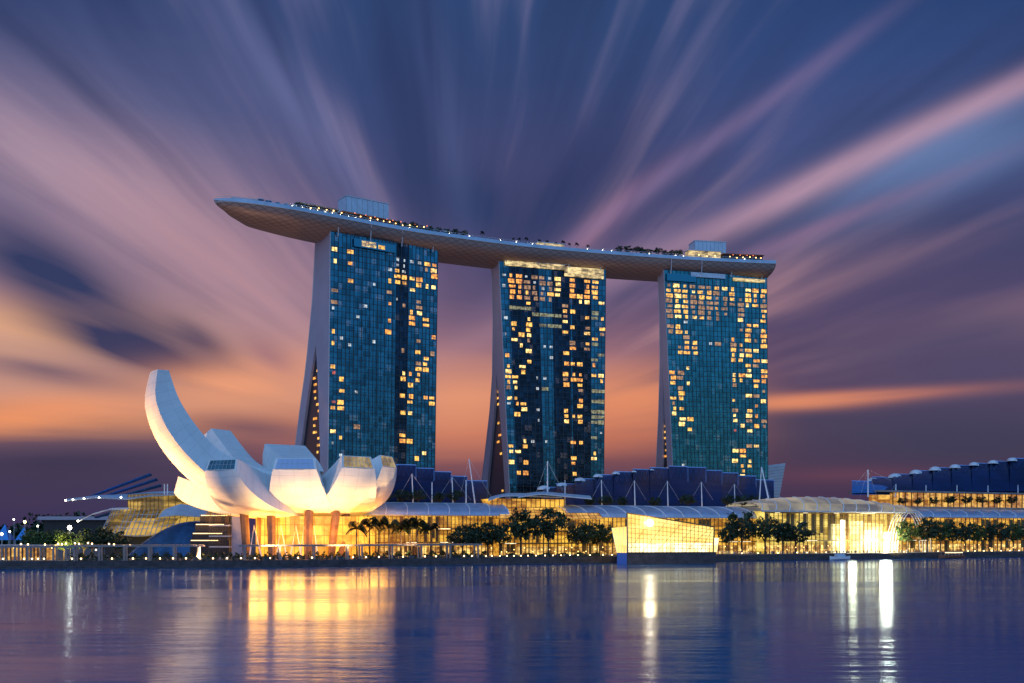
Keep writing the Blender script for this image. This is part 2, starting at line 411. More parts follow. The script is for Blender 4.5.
# frame of the shopping mall: s along the quay, w inland
OX, OY = 0.0, 441.0
AN = math.atan2(.387, .922); D = Vector((math.cos(AN), math.sin(AN), 0)); NN = Vector((-math.sin(AN), math.cos(AN), 0))
def L(s, w_, z): return Vector((OX, OY, 0)) + D*s + NN*w_ + Vector((0,0,z))
def sx(px, w_):
    k = (px-512)/F
    return (k*(OY + NN.y*w_) - OX - NN.x*w_)/(D.x - k*D.y)
def zy(px, py, w_): return CAM_Z + (HOR-py)/F * L(sx(px, w_), w_, 0).y
def LP(px, py, w_): return L(sx(px, w_), w_, zy(px, py, w_))
def lbox(mb, s0, s1, w0, w1, z0, z1):
    return mb.hexa([L(s0,w0,z0),L(s1,w0,z0),L(s1,w1,z0),L(s0,w1,z0),L(s0,w0,z1),L(s1,w0,z1),L(s1,w1,z1),L(s0,w1,z1)])

# ================================================================== STRUCTURE: water, land
o = MB().quad((-9000,-3000,0),(9000,-3000,0),(9000,16000,0),(-9000,16000,0)).build('water', 'water', origin=(0,0,0)); tag(o, kind='structure')
SH = [(-700,372),(-300,383),(-194,388),(-102,399),(-70,411),(-46,424),(40,462),(144,513),(281,571),(420,640),(1400,1150)]
GZ = 2.7
land = MB()
for (x0,y0),(x1,y1) in zip(SH, SH[1:]):
    land.quad((x0,y0+.6,GZ),(x1,y1+.6,GZ),(x1*6 if x1>400 else x1*3,9000,GZ),(x0*6 if x0>400 else x0*3,9000,GZ))
o = land.build('ground', 'ground', origin=(0,0,0)); tag(o, kind='structure')
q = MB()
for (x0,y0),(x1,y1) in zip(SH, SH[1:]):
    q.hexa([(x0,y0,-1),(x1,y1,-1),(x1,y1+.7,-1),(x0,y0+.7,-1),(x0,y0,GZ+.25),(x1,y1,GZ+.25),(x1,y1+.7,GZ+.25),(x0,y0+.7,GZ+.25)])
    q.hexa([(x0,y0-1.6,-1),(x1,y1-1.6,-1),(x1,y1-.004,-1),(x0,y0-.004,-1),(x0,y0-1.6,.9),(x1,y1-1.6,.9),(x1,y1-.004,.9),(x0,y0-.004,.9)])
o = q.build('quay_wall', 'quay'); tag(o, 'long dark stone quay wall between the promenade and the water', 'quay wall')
def shore_y(x):
    for (x0,y0),(x1,y1) in zip(SH, SH[1:]):
        if x0 <= x <= x1: return y0 + (y1-y0)*(x-x0)/(x1-x0)
def on_shore(px, off):
    """point off metres inland of the quay edge at a photograph column"""
    k = (px-512)/F
    Yv = 430
    for _ in range(30): Yv = shore_y(k*Yv) + off
    return k*Yv, Yv

# ================================================================== HOTEL TOWERS
def tower(label, TL, TR, zt, shiftL, shiftR, prof, cells, crop, reflection_bands, seedlabel):
    """TL/TR photograph corners of the facade top; prof: (z, front slab back, leg inner, leg outer)"""
    A = P(TL[0], TL[1], (zt-CAM_Z)*F/(HOR-TL[1])); B = P(TR[0], TR[1], (zt-CAM_Z)*F/(HOR-TR[1]))
    A.z = B.z = 0
    Ld = (B-A).length; d = (B-A)/Ld; n = Vector((-d.y, d.x, 0))   # n points back
    def u0(z): return shiftL*(1 - z/zt)
    def u1(z): return Ld + shiftR*(1 - z/zt)
    def pt(u, t, z): q = A + d*u + n*t; return Vector((q.x, q.y, z))
    root = empty('hotel_tower', (A+B)/2 + Vector((0,0,GZ)), label, 'tower', 'three hotel towers under the sky park')
    NB = 14 if seedlabel != 3 else 13
    NF = 52
    fz = (zt - 8 - GZ)/NF
    # glass facade with panes carried in UV metres; dark bands are painted skyline reflections
    mb = MB(); uv = []
    rows = 26
    segs = [0, 1]
    for (b0, b1) in reflection_bands: segs += [b0, b1]
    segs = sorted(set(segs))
    def facade(fr0, fr1, z0, z1, name, m):
        mb = MB(); uv = []
        rw = []
        for k in range(rows+1):
            z = z0 + (z1-z0)*k/rows
            rw.append([pt(u0(z) + (u1(z)-u0(z))*fr, 0, z) for fr in (fr0, fr1)])
            uv += [(fr0*Ld, z), (fr1*Ld, z)]
        mb.grid(rw); return mb.build(name, m, root, uv=uv)
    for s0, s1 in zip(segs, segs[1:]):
        isdark = any(b0 <= s0 and s1 <= b1 for b0, b1 in reflection_bands)
        facade(s0, s1, GZ, zt, 'reflection_band_facade' if isdark else 'glass_facade', 'glass_reflection' if isdark else ('glass_teal' if seedlabel == 3 else 'glass'))
    # mullions and floor lines
    mb = MB()
    for i in range(NB*2+1):
        fr = i/(NB*2); wd = .26 if i % 2 == 0 else .12
        lo, hi = [], []
        def q(z, off, t): return pt(min(max(u0(z)+(u1(z)-u0(z))*fr + off, u0(z)), u1(z)), t, z)
        mb.hexa([q(GZ,-wd/2,-.3), q(GZ,wd/2,-.3), q(GZ,wd/2,-.01), q(GZ,-wd/2,-.01), q(zt,-wd/2,-.3), q(zt,wd/2,-.3), q(zt,wd/2,-.01), q(zt,-wd/2,-.01)])
    mb.build('mullion', 'dark_metal', root)
    mb = MB()
    for k in range(NF+1):
        z = GZ + k*fz
        mb.hexa([pt(u0(z),-.22,z-.11), pt(u1(z),-.22,z-.11), pt(u1(z),-.012,z-.11), pt(u0(z),-.012,z-.11), pt(u0(z),-.22,z+.11), pt(u1(z),-.22,z+.11), pt(u1(z),-.012,z+.11), pt(u0(z),-.012,z+.11)])
    mb.build('floor_band', 'dark_metal', root)
    # side walls: front slab and leaning leg, both as solids with depth
    zs = [p_[0] for p_ in prof]
    def slab(ta, tb, name, m, inset=0.02):
        mb = MB(); NZ = len(prof)
        for k in range(NZ-1):
            za, zb = prof[k][0], prof[k+1][0]
            a0, a1 = ta(k), ta(k+1); b0, b1 = tb(k), tb(k+1)
            mb.hexa([pt(u0(za)+inset,a0,za), pt(u1(za)-inset,a0,za), pt(u1(za)-inset,b0,za), pt(u0(za)+inset,b0,za),
                     pt(u0(zb)+inset,a1,zb), pt(u1(zb)-inset,a1,zb), pt(u1(zb)-inset,b1,zb), pt(u0(zb)+inset,b1,zb)])
        return mb.build(name, m, root)
    slab(lambda k: .02, lambda k: prof[k][1], 'front_slab', 'leg')
    slab(lambda k: prof[k][2], lambda k: prof[k][3], 'leaning_slab', 'leg')
    # atrium glass in the gap between the slabs, set back from the end wall
    mb = MB(); uvs = []
    for k in range(len(prof)-1):
        za, zb = prof[k][0], prof[k+1][0]
        if prof[k][2] - prof[k][1] < .05: continue
        mb.quad(pt(u0(za)+1.5,prof[k][1],za), pt(u0(za)+1.5,prof[k][2],za), pt(u0(zb)+1.5,prof[k+1][2],zb), pt(u0(zb)+1.5,prof[k+1][1],zb))
    g_ = mb.build('atrium_glass', 'glass_plain_dark', root)
    rg_ = random.Random(seedlabel)
    for z in range(8, 112, 4):
        k = max(i for i in range(len(prof)-1) if prof[i][0] <= z); f_ = (z-prof[k][0])/(prof[k+1][0]-prof[k][0])
        ta = prof[k][1]+(prof[k+1][1]-prof[k][1])*f_; tb = prof[k][2]+(prof[k+1][2]-prof[k][2])*f_
        if tb - ta < 3.5 or rg_.random() < .3: continue
        t0_ = ta + (tb-ta)*rg_.uniform(.05,.5); t1_ = min(tb-.5, t0_+rg_.uniform(2,6)); u_ = u0(z)+1.35
        MB().hexa([pt(u_-.1,t0_,z),pt(u_,t0_,z),pt(u_,t1_,z),pt(u_-.1,t1_,z),pt(u_-.1,t0_,z+1.4),pt(u_,t0_,z+1.4),pt(u_,t1_,z+1.4),pt(u_-.1,t1_,z+1.4)]).build('atrium_light', rg_.choice(('win_a','win_c','win_a')), root)
    # white edge trims on the end wall
    for idx in (0, 3):
        mb = MB()
        for k in range(len(prof)-1):
            ta = 0.0 if idx == 0 else prof[k][3]; tb = 0.0 if idx == 0 else prof[k+1][3]
            mb.tube([pt(u0(prof[k][0])-.05, ta, prof[k][0]), pt(u0(prof[k+1][0])-.05, tb, prof[k+1][0])], .28, 4)
        mb.build('edge_trim', 'steel', root)
    # crown: lit restaurant storey under the sky park
    cr = MB()
    cr.hexa([pt(.5,.8,zt), pt(Ld-.5,.8,zt), pt(Ld-.5,prof[-1][1],zt), pt(.5,prof[-1][1],zt), pt(.5,.8,zt+3.2), pt(Ld-.5,.8,zt+3.2), pt(Ld-.5,prof[-1][1],zt+3.2), pt(.5,prof[-1][1],zt+3.2)])
    cr.build('roof_storey', 'dark', root)
    for (f0, f1, z0_, z1_, mm) in crowns[seedlabel]:
        MB().hexa([pt(f0*Ld,-1.4,z0_), pt(f1*Ld,-1.4,z0_), pt(f1*Ld,-.35,z0_), pt(f0*Ld,-.35,z0_), pt(f0*Ld,-1.4,z1_), pt(f1*Ld,-1.4,z1_), pt(f1*Ld,-.35,z1_), pt(f0*Ld,-.35,z1_)]).build('lit_balcony', mm, root)
    # struts that carry the sky park
    for f0 in (.06, .35, .64, .94):
        MB().tube([pt(f0*Ld,-1.2,zt-2), pt(f0*Ld-1,-4.5,zt+7)], .35, 6).build('strut', 'steel', root)
    # lit windows and painted city reflections, snapped to the bay and floor grid
    items = {}
    for (cx, cy, mm) in cells:
        px, py = crop[0] + cx/5.69, crop[1] + cy/5.69
        k = (px-512)/F
        # ray meets the facade plane
        tt = (A.x*n.x + A.y*n.y)/(k*n.x + n.y)
        Q = Vector((k*tt, tt, 0)); z = CAM_Z + (HOR-py)/F*tt
        u = (Q-A).dot(d); fr = (u-u0(z))/(u1(z)-u0(z))
        bi = min(NB-1, max(0, int(fr*NB))); fi = int((z-GZ)/fz)
        if fi >= NF: fi = NF-1
        items[(bi, fi)] = mm
    cnt = 0; rest = MB(); order = list(items.items()); rest_by = {}
    for (bi, fi), mm in order:
        zc = GZ + (fi+.5)*fz
        uc = u0(zc) + (u1(zc)-u0(zc))*(bi+.5)/NB; bw = (u1(zc)-u0(zc))/NB
        hw = bw*random.choice((.16,.26,.32,.38,.40)); hh = fz*random.uniform(.24,.40)
        if mm in ('win_w_glint','win_r'): hw *= .55; hh *= .7
        if mm == 'win_p_reflect': hw = bw*.46
        uc += jit(bw*.10)
        dst = MB() if cnt < 99 else rest_by.setdefault(mm, MB())
        dst.hexa([pt(uc-hw,-.20,zc-hh), pt(uc+hw,-.20,zc-hh), pt(uc+hw,-.02,zc-hh), pt(uc-hw,-.02,zc-hh), pt(uc-hw,-.20,zc+hh), pt(uc+hw,-.20,zc+hh), pt(uc+hw,-.02,zc+hh), pt(uc-hw,-.02,zc+hh)])
        if cnt < 99: dst.build('lit_window_or_glint', mm, root)
        cnt += 1
    if rest_by:
        # remaining windows and reflections: one part, one slot per light colour
        allm = MB(); idx = []
        for i, (mm, r_) in enumerate(rest_by.items()):
            off = len(allm.v); allm.v += r_.v; allm.f += [tuple(x+off for x in f_) for f_ in r_.f]; idx += [i]*len(r_.f)
        ob = allm.build('lit_windows_and_glints', list(rest_by)[0], root); ob['kind'] = 'stuff'
        for mm in list(rest_by)[1:]: ob.data.materials.append(M[mm])
        for p_, i in zip(ob.data.polygons, idx): p_.material_index = i
    return root
crowns = {1: [(.20,.58,178.5,183.2,'glass'),(.27,.40,179.3,182.5,'win_b'),(.42,.48,179.3,181.6,'win_a')],
          2: [(.05,.60,181.2,184.2,'glow_crown'),(.60,.97,177.5,183.6,'glow_crown'),(.28,.62,184.4,185.6,'parapet')],
          3: [(.02,.3,178,182.6,'glass'),(.25,.58,181.6,184.6,'slate'),(.66,.97,180.8,182.8,'glow_crown')]}
zt = 185.0
def W(lst, origin, default='win_a'):
    """window and reflection list in zoomed photograph pixels"""
    out = []
    for q_ in lst:
        mm = q_[2] if len(q_) > 2 else random.choice((default, default, 'win_b', 'win_a', 'win_c'))
        out.append((q_[0] + (origin[0])*5.69, q_[1] + origin[1]*5.69, mm))
    return out
w_='win_w_glint'; d_='win_d'; b_='win_b'; p_='win_p_reflect'
t1a = [(68,115,b_),(68,193,b_),(157,128),(140,205),(160,205),(125,275),(125,300),(62,328),(62,348,d_),(50,415,d_),(50,568),(50,628),(108,602,w_),(260,292,w_),(155,640,w_),(395,122,d_),(430,125),(415,238),(380,305),(418,278),(418,308),(462,285),(462,315),(500,288),(545,292),(543,322),(580,332),(622,335),(497,348,b_),(590,150),(590,185),(587,222,d_),(630,155),(630,190),(628,228),(625,263),(375,362,d_),(372,420,'win_c'),(368,510),(368,572,'win_c'),(540,412,d_),(538,440,d_),(532,468),(492,465),(490,495),(490,525),(572,503),(570,533),(605,622),(528,645,d_),
  (415,170,w_),(470,150,w_),(470,180,w_),(520,140,w_),(550,150,w_),(470,210,w_),(430,205,w_),(470,240,w_),(410,385,w_),(230,440,w_),(195,500,w_),(510,180,w_),(545,125,w_),(385,230,w_),(265,628,w_),(45,450,w_),(450,430,'win_d')]  # white cluster here is reflected city light, drawn as glowing panes
t1b = [(50,95),(30,125,'win_r'),(103,165),(98,225),(42,280,'win_r'),(98,285),(45,342),(97,345),(42,460,b_),(90,498),(45,522,w_),(525,22),(600,28,d_),(560,55),(560,83),(560,110),(522,78,d_),(520,105),(518,135),(518,165),(438,130),(478,132),(438,160),(477,190),(435,250),(475,278),(475,305),(432,340),(432,368),(472,368),(555,258),(597,262),(597,290,d_),(597,320),(430,485),(430,517),(470,517),(510,605),(548,578),(445,15,d_),(160,250,w_),(170,440,d_),(90,590,w_)]
t2a = [(x,y,m_) for x,m_ in ((120,'win_c'),(180,'win_c'),(540,'win_c'),(580,'win_a')) for y in range(100,285,27)] + \
      [(x,y,random.choice((d_,d_,'win_a','win_w_glint'))) for x in (215,250,290,340) for y in range(95,300,27)] + [(390,y,b_) for y in range(118,280,27)] + [(455,y,'win_c') for y in range(130,275,27)] + \
      [(x,372,p_) for x in (255,300,345,390)] + [(x,432,p_) for x in (290,345,390)] + \
      [(115,330,p_),(165,330,p_),(215,310),(215,335,p_),(115,412),(115,440),(165,470),(210,390),(210,415),(210,445),(210,475),(125,500),(165,528),(210,500,d_),(100,590),(210,580),(100,660),(205,640),(205,665),(445,330,d_),(445,355),(445,380,d_),(445,405),(440,465),(495,275),(495,305,b_),(540,305),(490,358),(490,440),(535,390),(535,440,d_),(535,470),(485,520,d_),(485,548),(535,525),(535,550,d_),(440,578),(440,632),(485,635,d_),(530,637),(485,660),(580,365,p_),(625,315),(585,395,p_),(625,400),(625,440),(580,500),(580,525,p_),(625,475,d_),(580,620,p_),(620,600,p_),(575,640),(300,560,w_),(340,560,w_),(75,150,w_),(75,190,w_),(75,370,w_),(80,480,w_),(345,620,w_)]
t2b = [(100,15,b_),(100,45),(100,70),(100,95,d_),(105,148,b_),(158,40),(158,70),(158,95),(205,15),(158,150),(158,180),(158,205),(205,180),(205,210),(205,235,b_),(158,265),(200,405),(200,432),(115,428),(115,458,b_),(155,460),(200,515),(157,572),(200,572),(200,600),(110,537,b_),(438,15),(438,50,d_),(438,85),(487,35),(487,60),(530,15),(530,45),(530,75),(530,115,d_),(530,165),(530,195),(575,40),(620,40,b_),(620,65),(437,245),(437,272),(437,302),(482,278),(530,270),(530,300),(485,412),(530,415),(485,492),(485,520),(483,578),(575,470),(575,495),
   (575,120,p_),(620,120,p_),(575,170,p_),(620,170,p_),(575,250,p_),(620,250,p_),(575,278,p_),(620,278,p_),(575,305,p_),(620,305,p_),(575,380,p_),(620,350,w_),(265,60,w_),(300,60,w_),(265,120,w_),(300,120,p_),(270,240,w_),(270,290,w_),(300,400,w_),(260,410,w_),(95,180,w_)]  # pale bands here are reflections, drawn as glowing panes
t3a = [(120,y,b_ if i%2 else 'win_a') for i,y in enumerate(range(125,335,27))] + [(165,y,'win_a') for y in range(125,335,27)] + [(210,y,random.choice((d_,b_))) for y in range(125,335,27)] + \
      [(x,y,random.choice((d_,d_,d_,'win_a'))) for x in (75,255,300,345) for y in range(125,335,25)] + [(390,y,d_) for y in range(230,335,27)] + [(435,y,random.choice((d_,'win_a'))) for y in range(130,280,27)] + \
      [(x,y,random.choice(('win_a',b_,'win_c'))) for x in (525,560) for y in range(135,290,27)] + [(480,y,d_) for y in range(240,335,27)] + [(610,y,random.choice((d_,'win_a'))) for y in range(150,345,27)] + \
      [(75,370,d_),(115,370),(115,395),(160,398,b_),(75,395,d_),(115,420),(160,350,w_),(162,430,d_),(162,455,d_),(162,480),(162,500),(162,530),(210,480),(210,505),(210,530),(122,505,d_),(122,530),(475,335),(520,362),(565,362),(475,410,d_),(520,410),(520,435),(520,460),(607,415),(607,440,'win_c'),(607,465),(607,492),(565,465,d_),(433,460),(433,490,d_),(433,515),(433,540),(433,567),(475,490),(475,515,d_),(475,540),(475,567),(520,515),(520,542),(563,517),(563,570),(607,572),(563,595,d_),(520,600),(207,608),(105,635),(105,665),(163,640,d_),(163,660,d_),(433,645),(433,668),(475,645),(475,668),(520,630),(520,660),(607,625),(607,650),(300,485,w_),(345,485,'win_d'),(375,163,b_)]
t3b = [(108,10),(108,35),(108,60),(162,10,d_),(162,35,d_),(208,65),(208,85),(162,90,d_),(162,140),(162,165),(115,165),(115,190,d_),(118,215),(118,242,b_),(165,218),(165,272),(165,300),(210,272),(210,325),(433,20),(433,45),(476,20),(476,45),(520,15),(520,45,b_),(607,10),(607,45),(607,70),(565,72),(565,98),(433,95,d_),(607,125,d_),(520,150),(565,150,d_),(565,200),(433,175),(607,178),(433,225,d_),(433,250,b_),(433,278),(523,228),(523,252),(523,278,d_),(565,252),(610,280,d_),(565,305),(480,305,d_),(480,328,b_),(523,332),(440,330,'win_r'),(610,332,d_),(527,437,d_),(570,437),(437,460,b_),(482,460,'win_c'),(482,485),(437,513,b_),(528,513,b_),(528,540),(483,540),(483,565),(483,590,d_),(483,615,b_),(165,535,w_)]
T1 = tower('nearest hotel tower, at left under the overhanging prow, mostly dark teal glass', (330.5,231.5), (438,250), zt, -2.0, -3.0,
    [(GZ,9,61,71),(40,11,50,60),(63,12.5,42.5,52),(93,15.5,32.5,42),(108,17.5,27,36.5),(124,20,20.01,32),(150,20.2,20.22,26),(185,20.5,20.52,22)],
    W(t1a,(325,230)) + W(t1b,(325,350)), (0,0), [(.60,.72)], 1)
T2 = tower('middle hotel tower with dense orange lit windows and dark columns of painted reflections', (499,259), (606,268), zt, 9.0, -2.0,
    [(GZ,9,66,82),(47,10.5,49,64),(63,11.5,41,54),(93,14,26,36),(116,16,16.01,26),(150,16,16.02,19),(185,16,16.02,17)],
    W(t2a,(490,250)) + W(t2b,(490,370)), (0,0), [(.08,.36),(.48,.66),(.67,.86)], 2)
T3 = tower('farthest hotel tower at right with its top storeys lit from side to side', (664,270), (767,277), zt, 9.0, 1.0,
    [(GZ,9,38,50),(60,9.5,18,28),(93,9.8,13,20),(125,10,10.01,14),(155,10,10.02,11),(185,10,10.02,10.5)],
    W(t3a,(655,260)) + W(t3b,(655,370)), (0,0), [], 3)

# ================================================================== SKY PARK
DECK = 194.0
edge = [(214,199,-.6),(222,198,0),(240,198.5,0),(262,201,0),(300,207,0),(350,216.5,0),(395,225,0),(440,232,0),(520,242.5,0),(600,250,0),(700,257,0),(776,260.5,0)]
ep = [P(x, y, (DECK-CAM_Z)*F/(HOR-y)) for x, y, _ in edge]
def catmull(P_, n):
    out = []
    for i in range(len(P_)-1):
        p0 = P_[max(i-1,0)]; p1 = P_[i]; p2 = P_[i+1]; p3 = P_[min(i+2, len(P_)-1)]
        for k in range(n):
            t_ = k/n
            out.append(.5*((2*p1) + (p2-p0)*t_ + (2*p0-5*p1+4*p2-p3)*t_*t_ + (3*p1-p0-3*p2+p3)*t_**3))
    out.append(P_[-1]); return out
fe = catmull(ep, 10)
acc = [0]
for a_, b2 in zip(fe, fe[1:]): acc.append(acc[-1] + (b2-a_).length)
TOT = acc[-1]
def fr_at(s):
    s = min(max(s, 0), TOT-1e-4)
    for i in range(len(acc)-1):
        if acc[i+1] >= s:
            k = (s-acc[i])/(acc[i+1]-acc[i]); return fe[i].lerp(fe[i+1], k)
def halfw(s):
    hwid = 19.0
    bow = math.sqrt(max(0, 1-(1-min(1, s/78))**2))**.75; stern = math.sqrt(max(0, 1-(1-min(1,(TOT-s)/13))**2))
    return hwid*bow*(.12+.88*stern)
def depth(s):
    bow = math.sqrt(max(0, 1-(1-min(1, s/120))**2))**.55; stern = math.sqrt(max(0, 1-(1-min(1,(TOT-s)/9))**2))
    return 11.0*bow*(.35+.65*stern)
def frame(s):
    p0 = fr_at(s-1.5 if s > 1.5 else 0); p1 = fr_at(s+1.5); d = (p1-p0); d.z = 0; d.normalize()
    return fr_at(s), Vector((-d.y, d.x, 0))
SS = [TOT*(.5-.5*math.cos(math.pi*i/90)) for i in range(91)]
sky = empty('sky_park', fr_at(TOT/2) , 'long ship shaped roof terrace with a bronze hull lying across all three towers', 'roof terrace')
sky.location = (30, 660, 181)
rows, uv = [], []
for s in SS:
    p0, n = frame(s); hw_ = halfw(s); dp = depth(s); row = []
    for k in range(17):
        an = math.pi*k/16
        tt = hw_*(1-math.cos(an)); zz_ = DECK - 2.4*min(1, dp/8) - dp*math.sin(an)**.8*.82
        q_ = p0 + n*tt; row.append((q_.x, q_.y, zz_)); uv.append((s, hw_*an))
    rows.append(row)
MB().grid(rows).build('hull', 'hull', sky, smooth=True, uv=uv)
rows = []
for s in SS:                                  # parapet band and deck
    p0, n = frame(s); hw_ = halfw(s); dp = min(1, depth(s)/8)
    zb = DECK - 2.4*dp
    row = []
    for (tt, z) in ((0.05,zb),(-.35,zb+.2),(-.35,DECK-.1),(0.3,DECK),(.9,DECK-.9),(2*hw_-.9 if hw_>1 else .9,DECK-.9),(2*hw_-.3 if hw_>1 else .3,DECK),(2*hw_+.35,DECK-.1),(2*hw_+.35,zb+.2),(2*hw_-.05,zb)):
        q_ = p0 + n*tt; row.append((q_.x, q_.y, z))
    rows.append(row)
MB().grid(rows).build('parapet', 'parapet', sky)
mb = MB()                                      # thin bright rail line along the edge
pr = []
for s in SS[2:-1]:
    p0, n = frame(s); q_ = p0 - n*.5; pr.append((q_.x, q_.y, DECK-2.2))
mb.tube(pr, .14, 4).build('edge_line', 'steel', sky)
mb = MB()
for s in range(6, int(TOT)-4, 2):
    p0, n = frame(s); q_ = p0 + n*.5; mb.tube([(q_.x,q_.y,DECK-.2),(q_.x,q_.y,DECK+1.1)], .06, 4)
pr = []
for s in SS[3:-2]:
    p0, n = frame(s); q_ = p0 + n*.5; pr.append((q_.x,q_.y,DECK+1.1))
mb.tube(pr, .09, 4); mb.build('railing', 'steel', sky)
def s_of_px(px):
    lo, hi = 0, TOT
    for _ in range(40):
        mid = (lo+hi)/2; q_ = fr_at(mid)
        if q_.x/q_.y*F+512 < px: lo = mid
        else: hi = mid
    return lo
def deckpt(px, tt, z=0):
    s = s_of_px(px); p0, n = frame(s); q_ = p0 + n*tt; return Vector((q_.x, q_.y, DECK-.9+z))
# added warm spots, like city glow, that wash the underside of the hull
for (px_, Yp, tx_, pw) in ((250, 560, 265, 3.4e5), (330, 560, 330, 1.2e5), (463, 600, 468, 3.0e5), (632, 650, 636, 2.6e5), (775, 690, 765, 1.2e5)):
    src = Vector(((px_-512)/F*Yp, Yp, 30)); tg_ = deckpt(tx_, 14)
    ld = bpy.data.lights.new('added_hull_wash', 'SPOT'); ld.energy = pw*.45; ld.spot_size = R(48); ld.spot_blend = 1; ld.color = (1,.60,.42); ld.shadow_soft_size = .5
    ob = bpy.data.objects.new('added_hull_wash', ld); C.objects.link(ob); ob.location = src; ob.rotation_euler = (src-tg_).to_track_quat('Z','Y').to_euler()
# rooftop lift cores
for (x0, x1, h0, tt) in ((353, 395, 15.5, 9), (700, 731, 14, 9)):
    a_, b2 = deckpt(x0, tt), deckpt(x1, tt); dd = (b2-a_); dd.z = 0; dd.normalize(); nn = Vector((-dd.y, dd.x, 0))
    L_ = (b2-a_).length
    mb = MB(); c = [a_, a_+dd*L_, a_+dd*L_+nn*11, a_+nn*11]
    mb.hexa([tuple(q) for q in c] + [(q.x,q.y,q.z+h0) for q in c]); cr = mb.build('lift_core', 'slate', sky)
    mb = MB()
    for k in range(8):
        for zz_ in (.33, .66):
            pass
        q_ = a_ + dd*(L_*k/8); mb.hexa([(q_-nn*.08).to_tuple(), (q_+dd*.12-nn*.08).to_tuple(), (q_+dd*.12-nn*.01).to_tuple(), (q_-nn*.01).to_tuple()] + [tuple((v+Vector((0,0,h0)))) for v in (q_-nn*.08, q_+dd*.12-nn*.08, q_+dd*.12-nn*.01, q_-nn*.01)])
    mb.build('panel_joint', 'grey', cr)
    c2 = [q - dd*.3*(1 if i in (0,3) else -1) - nn*.3*(1 if i in (0,1) else -1) for i, q in enumerate(c)]
    MB().hexa([(q.x,q.y,q.z+h0) for q in c2] + [(q.x,q.y,q.z+h0+.5) for q in c2]).build('coping', 'steel', cr)
    MB().tube([(a_+dd*(L_*.7)+nn*4+Vector((0,0,h0))).to_tuple(), (a_+dd*(L_*.7)+nn*4+Vector((0,0,h0+3))).to_tuple()], .12, 5).build('aerial', 'steel', cr)
# roof pavilions
def pavilion(px0, px1, h, tt, dep, wallm, roofm):
    a_, b2 = deckpt(px0, tt), deckpt(px1, tt); dd = (b2-a_); dd.z = 0; L_ = dd.length; dd.normalize(); nn = Vector((-dd.y, dd.x, 0))
    def cc_(u, t_, z): q = a_ + dd*u + nn*t_; return (q.x, q.y, DECK-.9+z)
    MB().hexa([cc_(0,0,0),cc_(L_,0,0),cc_(L_,dep,0),cc_(0,dep,0),cc_(0,0,h),cc_(L_,0,h),cc_(L_,dep,h),cc_(0,dep,h)]).build('pavilion_wall', wallm, sky)
    MB().hexa([cc_(-.8,-1,h+.01),cc_(L_+.8,-1,h+.01),cc_(L_+.8,dep+.5,h+.01),cc_(-.8,dep+.5,h+.01),cc_(-.8,-1,h+.5),cc_(L_+.8,-1,h+.5),cc_(L_+.8,dep+.5,h+.9),cc_(-.8,dep+.5,h+.9)]).build('pavilion_roof', roofm, sky)
pavilion(300, 340, 4.0, 3.0, 6, 'dark', 'grey'); pavilion(345, 398, 3.6, 2.6, 6, 'dark', 'wood'); pavilion(690, 722, 5.4, 2.4, 6, 'glow_crown', 'steel'); pavilion(725, 764, 4.2, 2.4, 8, 'dark', 'wood')
pavilion(540, 566, 3.0, 3.0, 6, 'glow_crown', 'steel'); pavilion(232, 258, 1.6, 3, 5, 'dark', 'steel')
pavilion(404, 440, 3.2, 4, 7, 'dark', 'grey')
def lampset(name, lab, cat, grp, pts, r, mm):
    first = None
    for q_ in pts:
        if first is None:
            first = MB().ball((0,0,0), r, 8, 6).build(name, mm, origin=(0,0,0)); o = first
        else:
            o = first.copy(); C.objects.link(o)
        o.location = q_; tag(o, lab, cat, grp)
lampset('deck_lamp', 'small pale lamp on the front edge of the sky park deck', 'lamp', 'pale lamps along the sky park deck', [deckpt(x, .9, .9) for x in (293,303,311,318,326,333,341,349,356,371,410,450,470,501,517,533,588,603,612,650,676,684,745)], .42, 'lamp_white')
lampset('deck_lantern', 'small orange lantern of the sky park bars', 'lantern', 'orange lanterns on the sky park', [deckpt(x, 1.8, jit(.5)+2.6) for x in (312,320,328,335,343,362,372,379,385,391,397,404,411,418,425,700,708,716,731,738,744,751,757,762)], .36, 'amber')
lampset('deck_signal', 'tiny red lamp on the sky park bar terrace', 'lamp', 'red lamps on the sky park', [deckpt(x, 1.5, 3.9) for x in (356,367,376,388,394,402,416,428,734,741,748,754)], .3, 'red_lamp')

for i, x in enumerate((262,270,279,288,296,306,316,327,338,436,447,530,546,737,746,755)):
    if i == 0:
        pa = empty('parasol', (0,0,0)); MB().tube([(0,0,0),(0,0,2.6)], .07, 5).build('pole', 'steel', pa)
        rows_ = [[(r_*math.cos(2*math.pi*j/8), r_*math.sin(2*math.pi*j/8), z_) for j in range(9)] for r_, z_ in ((.02,3.0),(1.1,2.7),(1.9,2.2),(1.85,2.1))]
        MB().grid(rows_).build('canopy', 'slate', pa); po_ = pa
    else: po_ = copy_tree(pa)
    po_.location = deckpt(x, 3.2+jit(.8)); sc_ = random.uniform(.8,1.15); po_.scale = (sc_,)*3
    tag(po_, 'small open parasol standing on the sky park deck', 'parasol', 'parasols on the sky park')
